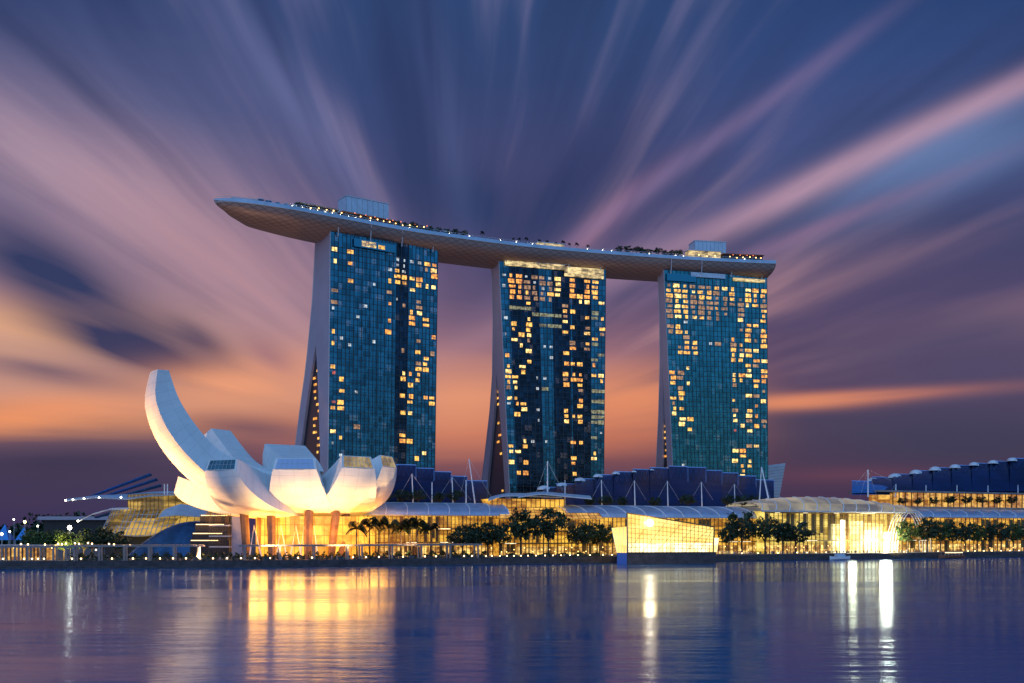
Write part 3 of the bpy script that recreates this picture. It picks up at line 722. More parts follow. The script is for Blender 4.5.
# ================================================================== TREES (prototypes)
def leaf_crown(clumps, leaves, rx, ry, rz, cz, size):
    mb = MB(); uvl = None
    for _ in range(clumps):
        while True:
            p_ = Vector((jit(1), jit(1), jit(1)))
            if .35 < p_.length < 1: break
        c = Vector((p_.x*rx, p_.y*ry, cz + p_.z*rz)); cr_r = random.uniform(.4, 1.15)*rx*.27
        for _ in range(leaves):
            q_ = Vector((random.gauss(0,1), random.gauss(0,1), random.gauss(0,.7)))*cr_r*.6 + c
            a1 = Vector((jit(1),jit(1),jit(1))).normalized(); a2 = a1.cross(Vector((jit(1),jit(1),jit(1)))).normalized()
            s_ = size*random.uniform(.6,1.3)
            mb.quad(tuple(q_-a1*s_-a2*s_*.6), tuple(q_+a1*s_-a2*s_*.6), tuple(q_+a1*s_+a2*s_*.6), tuple(q_-a1*s_+a2*s_*.6))
    return mb
def make_tree(leafm, seed, spread=1.0, clumps=44):
    """unit broad-leaved tree, 10 m tall, origin at the foot"""
    random.seed(seed)
    root = empty('broadleaf_tree', (0,0,0)); spread *= random.uniform(.85,1.1)
    mb = MB(); mb.tube([(0,0,0),(.1,.05,1.5),(.05,.1,3.4),(.1,0,5.5)], [.28,.22,.17,.08], 7)
    for k in range(7):
        an = k*.9+jit(.3); r_ = random.uniform(1.6,3.0)*spread; z0 = random.uniform(2.6,4)
        mb.tube([(.05,.05,z0),(math.cos(an)*r_*.5,math.sin(an)*r_*.5,z0+1.6),(math.cos(an)*r_,math.sin(an)*r_,z0+3.0)], [.12,.08,.03], 5)
    mb.build('trunk', 'bark', root)
    leaf_crown(clumps, 30, 3.7*spread, 3.7*spread, 3.0, 6.6, .27).build('crown', leafm, root)
    return root
def make_palm(seed):
    random.seed(seed)
    root = empty('palm_tree', (0,0,0))
    MB().tube([(0,0,0),(.15,.05,2.5),(.25,0,5),(.2,0,7.6)], [.24,.18,.15,.13], 7).build('trunk', 'bark', root)
    mb = MB()
    for k in range(18):
        an = k*2*math.pi*7/18 + jit(.2); up = random.uniform(.0,3.0); Ln = random.uniform(2.6,3.5)
        prev = None; d = Vector((math.cos(an), math.sin(an), 0)); sd_ = Vector((-d.y, d.x, 0)); pts = []
        for i in range(9):
            t_ = i/8; pts.append(Vector((.2,0,7.6)) + d*Ln*t_*(1-.15*t_)*(1-.12*up) + Vector((0,0, up*2.4*t_ - (up*1.35+2.3)*t_*t_)))
        mb.tube([tuple(q) for q in pts], .035, 4)
        for i in range(1, 9):
            for sgn in (-1, 1):
                for f_ in (0, .5):
                    q_ = pts[i-1].lerp(pts[i], f_); ll = .75*math.sin(math.pi*min(.95,(i+f_)/9.5))+.12
                    tip = q_ + sd_*sgn*ll*.8 + d*.25 - Vector((0,0,ll*.55))
                    mb.quad(tuple(q_), tuple(q_+d*.27), tuple(tip+d*.12), tuple(tip))
    mb.build('crown', 'palm_leaf', root)
    return root
protos = {}
def place_tree(kind, x, y, z, h, label, group, wide=1.0, rot=None):
    """first use places the prototype itself, later ones its copies"""
    if kind not in protos:
        if kind[0] == 'palm': protos[kind] = [make_palm(kind[1]), False]
        else: protos[kind] = [make_tree('leaf' if kind[0] == 'dark' else 'leaf2', kind[1]), False]
    pr_ = protos[kind]
    if not pr_[1]: o = pr_[0]; pr_[1] = True
    else: o = copy_tree(pr_[0])
    sc = h/10 if kind[0] != 'palm' else h/9.4
    o.location = (x, y, z); o.scale = (sc*wide, sc*wide, sc); o.rotation_euler = (0,0, random.uniform(0,6.28) if rot is None else rot)
    tag(o, label, 'palm tree' if kind[0] == 'palm' else 'tree', group)
    return o
# sky park greenery
random.seed(11)
for i, x in enumerate((399,407,415,424,433,441,449,458,466)):
    place_tree(('dark', i % 3), *deckpt(x, 4+jit(1.5)), 5.0+jit(1), 'small dark tree on the sky park terrace above the nearest tower', 'trees on the left half of the sky park', 1.25)
for i, x in enumerate((622,630,638,645,652,660,668,675,681)):
    place_tree(('dark', (i+1) % 3), *deckpt(x, 4+jit(1.5)), 5.6+jit(1), 'small dark tree on the sky park terrace left of the farther lift core', 'trees on the right half of the sky park', 1.25)
for i, x in enumerate((484,515,521,528,541,549,557,565,571,579,590)):
    place_tree(('palm', 1), *deckpt(x, 2.5+jit(1)), 5.0+jit(.8), 'small palm standing on the middle of the sky park', 'palms on the sky park')

# ================================================================== LOTUS MUSEUM
MC = Vector((-87.0, 455, 0))
mus = empty('lotus_museum', (MC.x, MC.y, GZ), 'white lotus shaped museum of ten upturned petals, lit warm from below', 'museum')
def resample(pts, n):
    v_ = catmull([Vector((p[0],p[1],0)) for p in pts], 12)
    ac = [0]
    for a_, b2 in zip(v_, v_[1:]): ac.append(ac[-1]+(b2-a_).length)
    out = []
    for k in range(n+1):
        s = ac[-1]*k/n; i = 0
        while i < len(ac)-2 and ac[i+1] < s: i += 1
        f_ = (s-ac[i])/(ac[i+1]-ac[i]) if ac[i+1] > ac[i] else 0
        q_ = v_[i].lerp(v_[i+1], min(1, f_)); out.append((q_.x, q_.y))
    return out, ac[-1]
def petal(alpha, outer, inner, w_tip, w_max, wi_tip, wi_base, glass, label=None, tanw=.335, name='petal', shift=0):
    """alpha: degrees from the viewer's side, positive to the right"""
    al = R(alpha); ed = Vector((math.sin(al), -math.cos(al), 0)); bd = Vector((-ed.y, ed.x, 0))
    N = 22
    po, lo = resample(outer, N); pi_, li = resample(inner, N)
    def wo(i):
        t_ = i/N; r_ = po[i][0]
        return min(r_*tanw, w_max + (w_tip-w_max)*max(0, (t_-.45)/.55)**1.3)
    def wi(i): t_ = i/N; return wi_base + (wi_tip-wi_base)*t_
    def pt(r_, z, b_): q_ = MC + ed*r_ + bd*b_ + Vector((shift*min(1, (r_/32)**2), 0, 0)); return Vector((q_.x, q_.y, z))
    oc = []
    K = 6
    faces = MB(); uv = []
    def strip(fn, ks, uf):
        rows = []
        for i in range(N+1):
            rows.append([fn(i, k) for k in ks]); 
            for k in ks: uv.append(uf(i, k))
        faces.grid(rows)
    Ks = [-1+2*k/K for k in range(K+1)]
    # belly: slightly rounded across
    def belly(i, k):
        r_, z = po[i]; ww = wo(i); bul = .10*ww*(1-k*k)
        i2 = min(i+1, N); i1 = max(i-1, 0); tr, tz = po[i2][0]-po[i1][0], po[i2][1]-po[i1][1]; l_ = math.hypot(tr, tz)
        return pt(r_ + tz/l_*bul, z - tr/l_*bul, k*ww)
    strip(belly, Ks, lambda i, k: (lo*i/N, k*wo(i)))
    strip(lambda i, k: pt(pi_[i][0], pi_[i][1], k*wi(i)), [1, 0, -1], lambda i, k: (li*i/N, k*wi(i)))
    for sg in (-1, 1):
        def side(i, k):
            o_ = pt(po[i][0], po[i][1], sg*wo(i)); n_ = pt(pi_[i][0], pi_[i][1], sg*wi(i)); return o_.lerp(n_, k)
        ks = [0, .25, .5, .75, 1]
        strip(side, ks if sg > 0 else ks[::-1], lambda i, k: (lo*i/N, k*10))
    faces.v = [tuple(q) for q in faces.v]
    ob = faces.build(name, 'petal', mus, uv=uv)
    if label: ob['label'] = label
    # smooth only along belly: mark sharp by angle
    for p_f in ob.data.polygons: p_f.use_smooth = True
    try: ob.data.set_sharp_from_angle(angle=R(28))
    except Exception: pass
    # end cap: frame and skylight
    c = [pt(po[N][0], po[N][1], -wo(N)), pt(po[N][0], po[N][1], wo(N)), pt(pi_[N][0], pi_[N][1], wi(N)), pt(pi_[N][0], pi_[N][1], -wi(N))]
    MB().poly([tuple(q) for q in c]).build('end_wall', 'white', ob)
    ctr = sum(c, Vector())/4; nrm = (c[1]-c[0]).cross(c[2]-c[1]).normalized()
    if nrm.dot(ed) < 0: nrm = -nrm
    c2 = [ctr + (q-ctr)*.88 + nrm*.12 for q in c]
    MB().hexa([tuple(q-nrm*.1) for q in c2] + [tuple(q) for q in c2]).build('skylight', glass, ob)
    mb = MB()
    for k in range(1, 7):
        f_ = k/7; a_ = c2[0].lerp(c2[1], f_)+nrm*.06; b2 = c2[3].lerp(c2[2], f_)+nrm*.06; mb.tube([tuple(a_), tuple(b2)], .09, 4)
    mb.tube([tuple(c2[0].lerp(c2[3],.5)+nrm*.06), tuple(c2[1].lerp(c2[2],.5)+nrm*.06)], .08, 4)
    mb.build('skylight_bar', 'steel', ob)
    return ob
def std(Rr, H, top=4.6):
    k = Rr/44.0; q_ = (H-20)/22.0
    outer = [(9,19.8),(20*k,20+1.0*q_),(30*k,20+4.6*q_),(37.5*k,20+10*q_),(42*k,20+16*q_),(44*k,H)]
    inner = [(8,H-9),(18*k,H-4),(30*k,H+.5),(Rr-1.6,H+top)]
    return outer, inner
M['sky_gold'] = glow('skylight_lit_glow', (.6,.35,.08), (.95,.68,.25), .55, .4, .5, .5, False)
sh = 10.8
tallO = [(9,19.5),(18,20.5),(23.3+sh,24.6),(39+sh,35.4),(50.4+sh,46.5),(58+sh,57.9),(61.9+sh,70.8),(60.4+sh,83)]
tallI = [(8,36),(20+sh,43),(33.7+sh,49),(42.7+sh,58.5),(50.4+sh,70.8),(54.6+sh,83.6)]
tallO = [(r_*.975, 20+(z-20)*.945) for r_, z in tallO]; tallI = [(r_*.985, 20+(z-20)*.945) for r_, z in tallI]
petal(-60, tallO, tallI, 8.8, 18.5, 5.2, 10.5, 'glass_plain', 'tallest petal, a high curved horn rising at the left', tanw=.48)
petal(-25, *std(50, 38.8, 4.3), 7.8, 14.5, 7.2, 5, 'glass_plain', 'front left petal with a dark green skylight', tanw=.5, shift=-8.5)
petal(-2, *std(39, 39.5, 4.6), 9.0, 13.4, 8.1, 6, 'glass_vault', 'front middle petal, the brightest, with a grey skylight', tanw=.42)
petal(37, *std(39, 40.5, 5), 7.6, 13.2, 6.8, 6, 'sky_gold', 'front right petal with a golden lit skylight', tanw=.42)
petal(71, *std(36, 42, 5), 7.2, 12.5, 6.0, 5, 'sky_gold', 'rightmost petal', tanw=.42)
petal(104, *std(33, 36, 4), 7, 12, 6, 5, 'glass_plain', tanw=.42)
petal(150, *std(33, 45, 4), 7, 12, 6, 5, 'glass_plain')
petal(213, *std(40, 50.5, 5), 10.5, 12, 10, 7, 'glass_plain', 'rear petal seen above the front ones')
petal(240, [(9,19.8),(28,22),(44,31),(56,44),(65,58)], [(8,34),(24,40),(42,47),(58.5,62.5)], 7, 12, 6, 7, 'glass_plain', 'tall rear petal behind the horn')
petal(280, *std(60, 31, 7), 4.5, 5, 3.5, 4, 'glass_plain', 'low petal beneath the horn at the left')
# underside bowl, lobby, columns
rows = []
for i in range(9):
    t_ = i/8; r_ = 1 + 15*t_; rows.append([(MC.x+r_*math.cos(2*math.pi*j/36), MC.y+r_*math.sin(2*math.pi*j/36), 19.2+1.5*t_**2) for j in range(37)])
MB().grid(rows).build('underside', 'white', mus, smooth=True)
rows = [[(MC.x+26*math.cos(2*math.pi*j/40), MC.y+26*math.sin(2*math.pi*j/40), z) for j in range(41)] for z in (GZ, 9, 15, 20.6)]
MB().grid(rows).build('lobby_glass', 'glow_lobby', mus)
mb = MB()
for j in range(40):
    an = 2*math.pi*j/40; mb.tube([(MC.x+26.1*math.cos(an), MC.y+26.1*math.sin(an), GZ), (MC.x+26.1*math.cos(an), MC.y+26.1*math.sin(an), 20.6)], .13, 4)
for z in (8, 12.5, 17): mb.tube([(MC.x+26.15*math.cos(2*math.pi*j/40), MC.y+26.15*math.sin(2*math.pi*j/40), z) for j in range(41)], .13, 4)
mb.build('lobby_frame', 'gold_metal', mus)
for (bx, by, tx, ty) in ((247,-24,244,-24),(272,-30,271,-26),(308,-30,309,-26),(331,-27,336,-22),(340,-22,346,-15),(262,-14,262,-14),(322,-12,322,-12)):
    Yb = 455+by; a_ = P(bx, 0, Yb); b2 = P(tx, 0, 455+ty)
    mb = MB(); mb.tube([(a_.x, a_.y, GZ), (b2.x, b2.y, 22.5)], [1.5, 1.9], 8)
    mb.build('column', 'brown', mus)
for (x0, x1, x2) in ((249,254,262),(276,281,287),(290,296,302),(300,304,310),(310,314,318)):
    Yv = 426
    a_, b2, c_ = P(x0,0,Yv), P(x1,0,Yv+2), P(x2,0,Yv)
    MB().tube([(a_.x,a_.y,GZ),(b2.x,b2.y,16.5),(c_.x,c_.y,GZ)], .42, 6).build('lattice_strut', 'white_steel', mus)
mb = MB(); a_ = P(229,0,428); b2 = P(240.5,0,428)
mb.box(a_.x, 432, GZ, b2.x, 440, 20.5); mb.build('lift_shaft', 'leg', mus)
mb = MB()
for z in (7.5, 12, 16.5): mb.box(a_.x-9, 430, z, a_.x-.02, 437, z+.5)
mb.build('landing', 'steel', mus)
mb = MB()
for k in range(14): mb.tube([(a_.x-9+9*k/13, 430.2, GZ), (a_.x-9+9*k/13, 430.2, 22)], .1, 4)
mb.build('stair_cage', 'dark_metal', mus)
# floodlights of the museum (real lamps on the plaza)
def spot(name, loc, target, power, size=100, colr=(1,.62,.27), rad=1.0):
    ld = bpy.data.lights.new(name, 'SPOT'); ld.energy = power; ld.spot_size = R(size); ld.spot_blend = .8; ld.color = colr; ld.shadow_soft_size = rad
    ob = bpy.data.objects.new(name, ld); C.objects.link(ob); ob.location = loc
    ob.rotation_euler = (Vector(loc)-Vector(target)).to_track_quat('Z','Y').to_euler(); return ob
FL = [((-150,410,3.2),(-138,440,44),2.2e5,80),((-124,402,3.2),(-114,424,34),9e4,90),((-96,402,3.2),(-90,420,34),1.0e5,90),((-68,408,3.2),(-70,428,32),8e4,90),((-42,430,3.2),(-55,447,34),6e4,90),((-172,432,3.2),(-152,436,56),2.2e5,70),((-226,428,3.2),(-150,430,68),6e5,48)]
for i, (lc, tg, pw, sz) in enumerate(FL):
    spot('museum_floodlight_beam', lc, tg, pw, sz, (1,.50,.17) if lc[0] < -120 else (1,.56,.21), .35)
    f_ = empty('museum_floodlight', (lc[0], lc[1]-.9, GZ), 'squat shielded floodlight on the plaza aimed up at the white petals', 'floodlight', 'floodlights around the museum')
    mb = MB(); mb.box(lc[0]-1.1, lc[1]-1.0, GZ, lc[0]+1.1, lc[1]-.8, GZ+1.5); mb.box(lc[0]-1.1, lc[1]-.79, GZ, lc[0]+1.1, lc[1]+.6, GZ+.1)  # low shield added to keep the lamp's reflection off the water
    mb.build('glare_shield', 'dark_metal', f_)
for j in range(10):  # added point lamps for an orange glow under the petals and on water
    an = R(-165+16.5*j); x, y = MC.x+20*math.cos(an), MC.y+20*math.sin(an)
    ld = bpy.data.lights.new('added_underside_glow', 'POINT'); ld.energy = 13000; ld.color = (1,.36,.05); ld.shadow_soft_size = 7.5
    ob = bpy.data.objects.new('added_underside_glow', ld); C.objects.link(ob); ob.location = (MC.x+30*math.cos(an), MC.y+30*math.sin(an), 14)

exec_parts = True
# ================================================================== SHOPPING MALL
def facade_block(root, px0, px1, w0, ztop, depth_, glowm, slabs=(.34,.67), bays=24, zbase=GZ, shop=True):
    """lit glass front: interior glow wall 1.5 m behind a bronze frame"""
    s0, s1 = sx(px0, w0), sx(px1, w0)
    mb = MB(); lbox(mb, s0, s1, w0+1.2, w0+depth_, zbase, ztop-.05); 
    mb.build('lit_hall', glowm, root)
    if shop:
        mb = MB(); lbox(mb, s0+.2, s1-.2, w0+.9, w0+1.18, zbase, zbase+4.4); mb.build('shopfront', 'glow_shop', root)
    mb = MB()
    for k in range(bays+1):
        s = s0 + (s1-s0)*k/bays; th = .22 if k % 4 else .5
        lbox(mb, s-th/2, s+th/2, w0+.3, w0+.75, zbase, ztop-.1)
    mb.build('mullion', 'gold_metal', root)
    mb = MB()
    for f_ in slabs: z = zbase + (ztop-zbase)*f_; lbox(mb, s0, s1, w0-.2, w0+.28, z-.3, z+.3)
    for k in range(1, 9):
        z = zbase + (ztop-zbase)*k/9; lbox(mb, s0, s1, w0+.5, w0+.78, z-.07, z+.07)
    mb.build('floor_slab', 'gold_metal', root)
    mb = MB(); rnd = random.Random(int(px0)+5); ds = (s1-s0)/bays; zz_ = [zbase] + [zbase+(ztop-zbase)*f_ for f_ in slabs] + [ztop-.3]
    for k in range(bays):
        for z0_, z1_ in zip(zz_, zz_[1:]):
            if rnd.random() < .17 and z1_-z0_ > 1.5:
                f0_ = rnd.choice((0,.5)); lbox(MB(), s0+ds*k+.3, s0+ds*(k+1)-.3, w0+.79, w0+.86, z0_+.35+(z1_-z0_)*f0_*.5, z1_-.35).build('dark_panel', 'gold_metal', root)  # opaque bronze panels added to break up the glow
    mb = MB(); rnd = random.Random(int(px0))
    for k in range(int((s1-s0)/9)):
        s = s0 + rnd.uniform(0, s1-s0-6); z = zbase + (ztop-zbase)*rnd.choice(slabs)
        lbox(mb, s, s+rnd.uniform(3,7), w0-.32, w0-.21, z-.12, z+.12)
    if len(mb.v): mb.build('light_line', 'strip_w', root)
def vault(root, px0, px1, w0, y_eave, y_top, dep, ribs, m='glass_vault', skew=.0):
    """quarter barrel roof leaning back from the eave"""
    s0, s1 = sx(px0, w0), sx(px1, w0); zc = zy((px0+px1)/2, y_eave, w0)
    pc = L((s0+s1)/2, w0+dep, 0); zt_ = CAM_Z + (HOR-y_top)/F*pc.y
    rows, uv = [], []; K = 8; Nn = 20
    def q(s, k):
        an = math.pi/2*k/K; return L(s, w0-1.5+(dep+1.5)*(1-math.cos(an)), zc + (zt_-zc)*math.sin(an))
    for k in range(K+1):
        rows.append([tuple(q(s0+(s1-s0)*i/Nn, k)) for i in range(Nn+1)]); uv += [((s1-s0)*i/Nn, k*3.0) for i in range(Nn+1)]
    MB().grid(rows).build('vault_roof', m, root, uv=uv, smooth=True)
    mb = MB()
    for i in range(ribs+1):
        s = s0+(s1-s0)*i/ribs
        mb.tube([tuple(q(min(s1,s+ skew*k/K), k)+Vector((0,0,.15))) for k in range(K+1)], .22, 4)
    mb.build('roof_rib', 'white_steel', root)
    mb = MB(); mb.tube([tuple(q(s0,0)), tuple(q(s1,0))], .35, 5); mb.tube([tuple(q(s0,K)), tuple(q(s1,K))], .35, 5); mb.build('eave_beam', 'steel', root)
    return zc, zt_
def fan_roof(root, steps, y_base, wf, wb, domes=(), m='blue_roof'):
    """stepped shells, each a sloping plate with depth; steps: (px0, px1, ytop)"""
    for (x0, x1, yt) in steps:
        b0, b1 = LP(x0, y_base, wf), LP(x1, y_base, wf)
        t0, t1 = LP(x0, yt, wb), LP(x1, yt, wb)
        zt2 = (t0.z+t1.z)/2; t0.z = t1.z = zt2
        dn = Vector((0,0,-1.1))
        rows = []; 
        for k in range(7):
            f_ = k/6; lift = math.sin(math.pi*f_)*1.3
            rows.append([tuple(b0.lerp(t0, f_)+Vector((0,0,lift))), tuple(b0.lerp(b1,.5).lerp(t0.lerp(t1,.5), f_)+Vector((0,0,lift+.15))), tuple(b1.lerp(t1, f_)+Vector((0,0,lift)))])
        rows.append([tuple(Vector(q)+dn) for q in rows[-1]])
        for k in range(6, -1, -1): rows.append([tuple(Vector(q)+dn) for q in rows[k]])
        sh = MB().grid(rows).build('roof_shell', m, root)
        mb = MB(); up = Vector((0,0,.35))
        mb.tube([tuple(t0+up), tuple(t1+up)], .32, 5); mb.tube([tuple(t1+up), tuple(t1.lerp(b1,.45)+up*4)], .14, 4)
        mb.build('roof_edge', 'blue_edge', sh)
        # zig-zag truss on the plate
        mb = MB()
        for k in range(4):
            f0, f1 = k/4, (k+1)/4
            def on(fx, fz_): return tuple((b0.lerp(b1, fx)).lerp(t0.lerp(t1, fx), fz_) + Vector((0,0,math.sin(math.pi*fz_)*1.3+.45)))
            mb.tube([on(f0,.95), on((f0+f1)/2,.62), on(f1,.95)], .10, 4)
        mb.build('truss', 'roof_truss', sh)
    for (x, y, wd) in domes:
        c = LP(x, y, wb-3) + Vector((0,0,.8)); r_ = wd/F*c.y/2*1.05
        rows = [[(c.x + r_*math.cos(math.pi*j/12)*math.cos(R(22))*math.cos(ph) , c.y + r_*math.sin(ph)*1.0 + r_*math.cos(math.pi*j/12)*math.sin(R(22)), c.z - 1.0 + r_*.6*math.sin(math.pi*j/12)*math.cos(ph)) for j in range(13)] for ph in [R(-85+17*k) for k in range(11)]]
        MB().grid(rows).build('roof_dome', 'white_steel', root, smooth=True)
def mast(root, px, py0, py1, w1, lean=0, stays=(), r=.38):
    b_ = LP(px, py0, w1); t_ = LP(px+lean, py1, w1)
    mb = MB(); mb.tube([tuple(b_), tuple(t_)], [r, r*.6], 6)
    for (sx_, sy_) in stays: mb.tube([tuple(t_), tuple(LP(px+sx_, sy_, w1+3))], .045, 4)
    mb.build('mast', 'white_steel', root)

# block B: between museum and entrance hall
W0 = 42
B = empty('shopping_hall', L(sx(420,W0), W0, GZ), 'long golden glass mall hall behind the palms, just right of the museum', 'mall building')
zc = zy(410, 515, W0)
facade_block(B, 318, 508, W0, zc, 26, 'glow_mall', bays=48)
vault(B, 318, 508, W0, 515, 503, 15, 9, skew=3)
fan_roof(B, [(378,398,466),(396,416,465.5),(414,434,469),(432,451,472.5),(449,467,477),(465,487,481.5)], 503.5, 62, 96)
for x, y1, ln in ((413,474,-1),(453,477,-1),(432,482,0),(475,459,-6),(466,480,0)):
    mast(B, x, 504, y1, 60, ln, ((18,500),(-16,500)) if y1 < 478 else ())
# block C: entrance hall
Cc = empty('entrance_hall', L(sx(540,W0-6), W0-6, GZ), 'golden glass entrance hall with curved pale canopies behind the two tallest trees', 'mall building')
facade_block(Cc, 500, 600, W0-8, zy(550,519,W0-8), 20, 'glow_mall', bays=28)
# stepped glass slope
mb = MB(); uvs = []
for (x0, x1, ya, yb, wa, wb) in ((500,603,519,508,W0-8,W0+8),):
    a_, b2, c_, d2 = LP(x0,ya,wa), LP(x1,ya,wa), LP(x1-8,yb,wb), LP(x0,yb,wb); mb.quad(tuple(a_), tuple(b2), tuple(c_), tuple(d2))
mb.build('sloped_glass', 'glow_terrace', Cc)
mb = MB()
for k in range(18):
    f_ = k/17; mb.tube([tuple(LP(500+103*f_,519,W0-8)+Vector((0,0,.2))), tuple(LP(500+95*f_,508,W0+8)+Vector((0,0,.2)))], .14, 4)
for g_ in range(5):
    f_ = g_/4; mb.tube([tuple(LP(500,519,W0-8).lerp(LP(500,508,W0+8),f_)+Vector((0,0,.25))), tuple(LP(603,519,W0-8).lerp(LP(595,508,W0+8),f_)+Vector((0,0,.25)))], .14, 4)
mb.build('glazing_bar', 'gold_metal', Cc)
mb = MB(); s0, s1 = sx(492, W0+9), sx(564, W0+9); lbox(mb, s0, s1, W0+9, W0+24, zy(530,509,W0+9), zy(530,499,W0+9)); mb.build('upper_drum', 'glow_mall', Cc)
mb = MB()
for k in range(16): s = s0+(s1-s0)*k/15; lbox(mb, s-.14, s+.14, W0+8.6, W0+8.95, zy(530,509,W0+9), zy(530,499,W0+9))
mb.build('drum_mullion', 'gold_metal', Cc)
def canopy(root, pts_front, pts_back, wa, wb, m='slate', th=.5, name='canopy'):
    rows = []
    fr_ = catmull([LP(x, y, wa) for x, y in pts_front], 5); bk = catmull([LP(x, y, wb) for x, y in pts_back], 5)
    for k in range(5): rows.append([tuple(a_.lerp(b2, k/4)+Vector((0,0,.8*math.sin(math.pi*k/4)))) for a_, b2 in zip(fr_, bk)])
    for k in range(4, -1, -1): rows.append([tuple(a_.lerp(b2, k/4)+Vector((0,0,.8*math.sin(math.pi*k/4)-th))) for a_, b2 in zip(fr_, bk)])
    rows.append(rows[0])
    return MB().grid(rows).build(name, m, root)
canopy(Cc, [(488,500),(505,495.5),(530,496),(562,497)], [(492,497),(510,494),(535,494),(560,495)], W0+5, W0+26)
canopy(Cc, [(518,497),(540,494),(565,496),(592,498.5)], [(520,494.5),(545,492.5),(568,494.5),(588,496)], W0+2, W0+20)
mast(Cc, 547.5, 496, 461, W0+12, 0, ((9,480),(16,492),(-12,494)), .42)
mast(Cc, 565, 505, 480, W0+12, 0, (), .3)
# block D
Dd = empty('shopping_hall', L(sx(680,W0), W0, GZ), 'mall hall with a peaked dark blue stepped roof, behind the glass pavilion on the water', 'mall building')
zc = zy(670, 518, W0)
facade_block(Dd, 596, 757, W0, zc, 26, 'glow_mall', bays=40)
vault(Dd, 568, 770, W0+1, 517.5, 506.5, 15, 11, skew=-3)
fan_roof(Dd, [(543,558,488),(556,577,484.5),(575,597,479.5),(595,616,475.5),(614,635,472.5),(633,652,470),(650,672,468.5),(669,688,467),(686,706,468),(703,722,471),(719,738,473.5),(735,756,476.5),(753,774,480.5)], 507, 64, 104,
         domes=[(544,489.5,14),(562,486,12),(580,481,12),(598,477,11),(616,474,9),(634,472,6),(652,470,5)])
for x, y1 in ((602,480),(635,480.5),(668,481),(702,482),(735,484)): mast(Dd, x, 507, y1, 61, -.6, ((11,500),(-11,500)), .34)
mast(Dd, 759, 508, 467, 55, 2.5, ((14,508),), .4)
b_ = LP(771, 510, 50); t_ = LP(761.5, 467, 55)
MB().tube([tuple(b_), tuple(t_)], [.5,.3], 6).build('mast', 'white_steel', Dd)
mb = MB(); 
# roof garden plants behind the vault ridges
# block E: arched pavilion with bright entrance
W1 = 34
E = empty('arched_pavilion', L(sx(830,W1), W1, GZ), 'glass pavilion with a ribbed arched roof and a dazzling white entrance, right of the trees', 'mall building')
zc = zy(830, 511.5, W1)
facade_block(E, 766, 903, W1, zc, 24, 'glow_pale', bays=34, slabs=(.3,.96), shop=True)
s0, s1 = sx(758, W1), sx(914, W1); zE = zy(830, 497, W1+16)
rows = []
def eq(s, k): 
    f_ = (s-s0)/(s1-s0); crown = .35 + .65*math.sin(math.pi*min(1,max(0,(f_*.8+.14))))
    an = math.pi*k/12; return L(s, W1-3+18*(1-math.cos(an)), zc-.2 + (zE-zc)*crown*math.sin(an))
rows = [[tuple(eq(s0+(s1-s0)*i/24, k)) for i in range(25)] for k in range(13)]
uv = [((s1-s0)*i/24, k*3.0) for k in range(13) for i in range(25)]
M['vault_lit'] = glow('lit_vault_glass', (.30,.29,.34), (.64,.54,.34), .66, .05, .1, .5)
MB().grid(rows).build('vault_roof', 'vault_lit', E, smooth=True, uv=uv)
mb = MB()
for i in range(12):
    s = s0+(s1-s0)*i/12; mb.tube([tuple(eq(min(s1, s+7.5*k/6), k)+Vector((0,0,.2))) for k in range(7)], .26, 5)
mb.build('roof_rib', 'white_steel', E)
mb = MB(); mb.tube([tuple(eq(s0,0)), tuple(eq(s1,0))], .45, 5); mb.build('eave_beam', 'steel', E)
for (xa, xb, y0, y1, wv, mm) in ((851,864,521,549,.8,'glow_mid'),(878.3,883.7,524,549,.8,'glow_mid'),(891.3,898,528,549,.8,'glow_mid'),(866,878,523,529.8,.8,'glow_mid'),(832,840.6,524,549,.8,'glow_mid'),(866,878,530,549,.8,'glow_white'),(884,891,532,549,.8,'glow_white'),(841,846,520,545,.6,'glow_white')):
    mb = MB(); lbox(mb, sx(xa,W1), sx(xb,W1), W1+.76, W1+.88, GZ, zy((xa+xb)/2, y0, W1)); mb.build('entrance_glow_panel', mm, E)  # mid-tone panels imitate the glow falling off around the white doors
ld = bpy.data.lights.new('entrance_floodlight', 'POINT'); ld.energy = 4.2e4; ld.color = (1,.95,.62); ld.shadow_soft_size = 3.2
ob = bpy.data.objects.new('entrance_floodlight', ld); C.objects.link(ob); ob.location = L(sx(878,W1), W1-6, 9)
ld = bpy.data.lights.new('entrance_floodlight', 'POINT'); ld.energy = 1.1e4; ld.color = (1,.92,.50); ld.shadow_soft_size = 2.2
ob = bpy.data.objects.new('entrance_floodlight', ld); C.objects.link(ob); ob.location = L(sx(846,W1), W1-5, 8)
# arched portal at the right end
mb = MB(); sA, sB = sx(884,W1), sx(918,W1)
for i in range(5):
    sc_ = sA + (sB-sA)*i/4*.3
    mb.tube([tuple(L(sc_ + (sB-sA)*.5*(1-math.cos(math.pi*j/12)), W1-1.5-i*.2, GZ + (zy(900,510,W1)-GZ)*math.sin(math.pi*j/12))) for j in range(13)], .22, 4)
mb.build('portal_arch', 'white_steel', E)
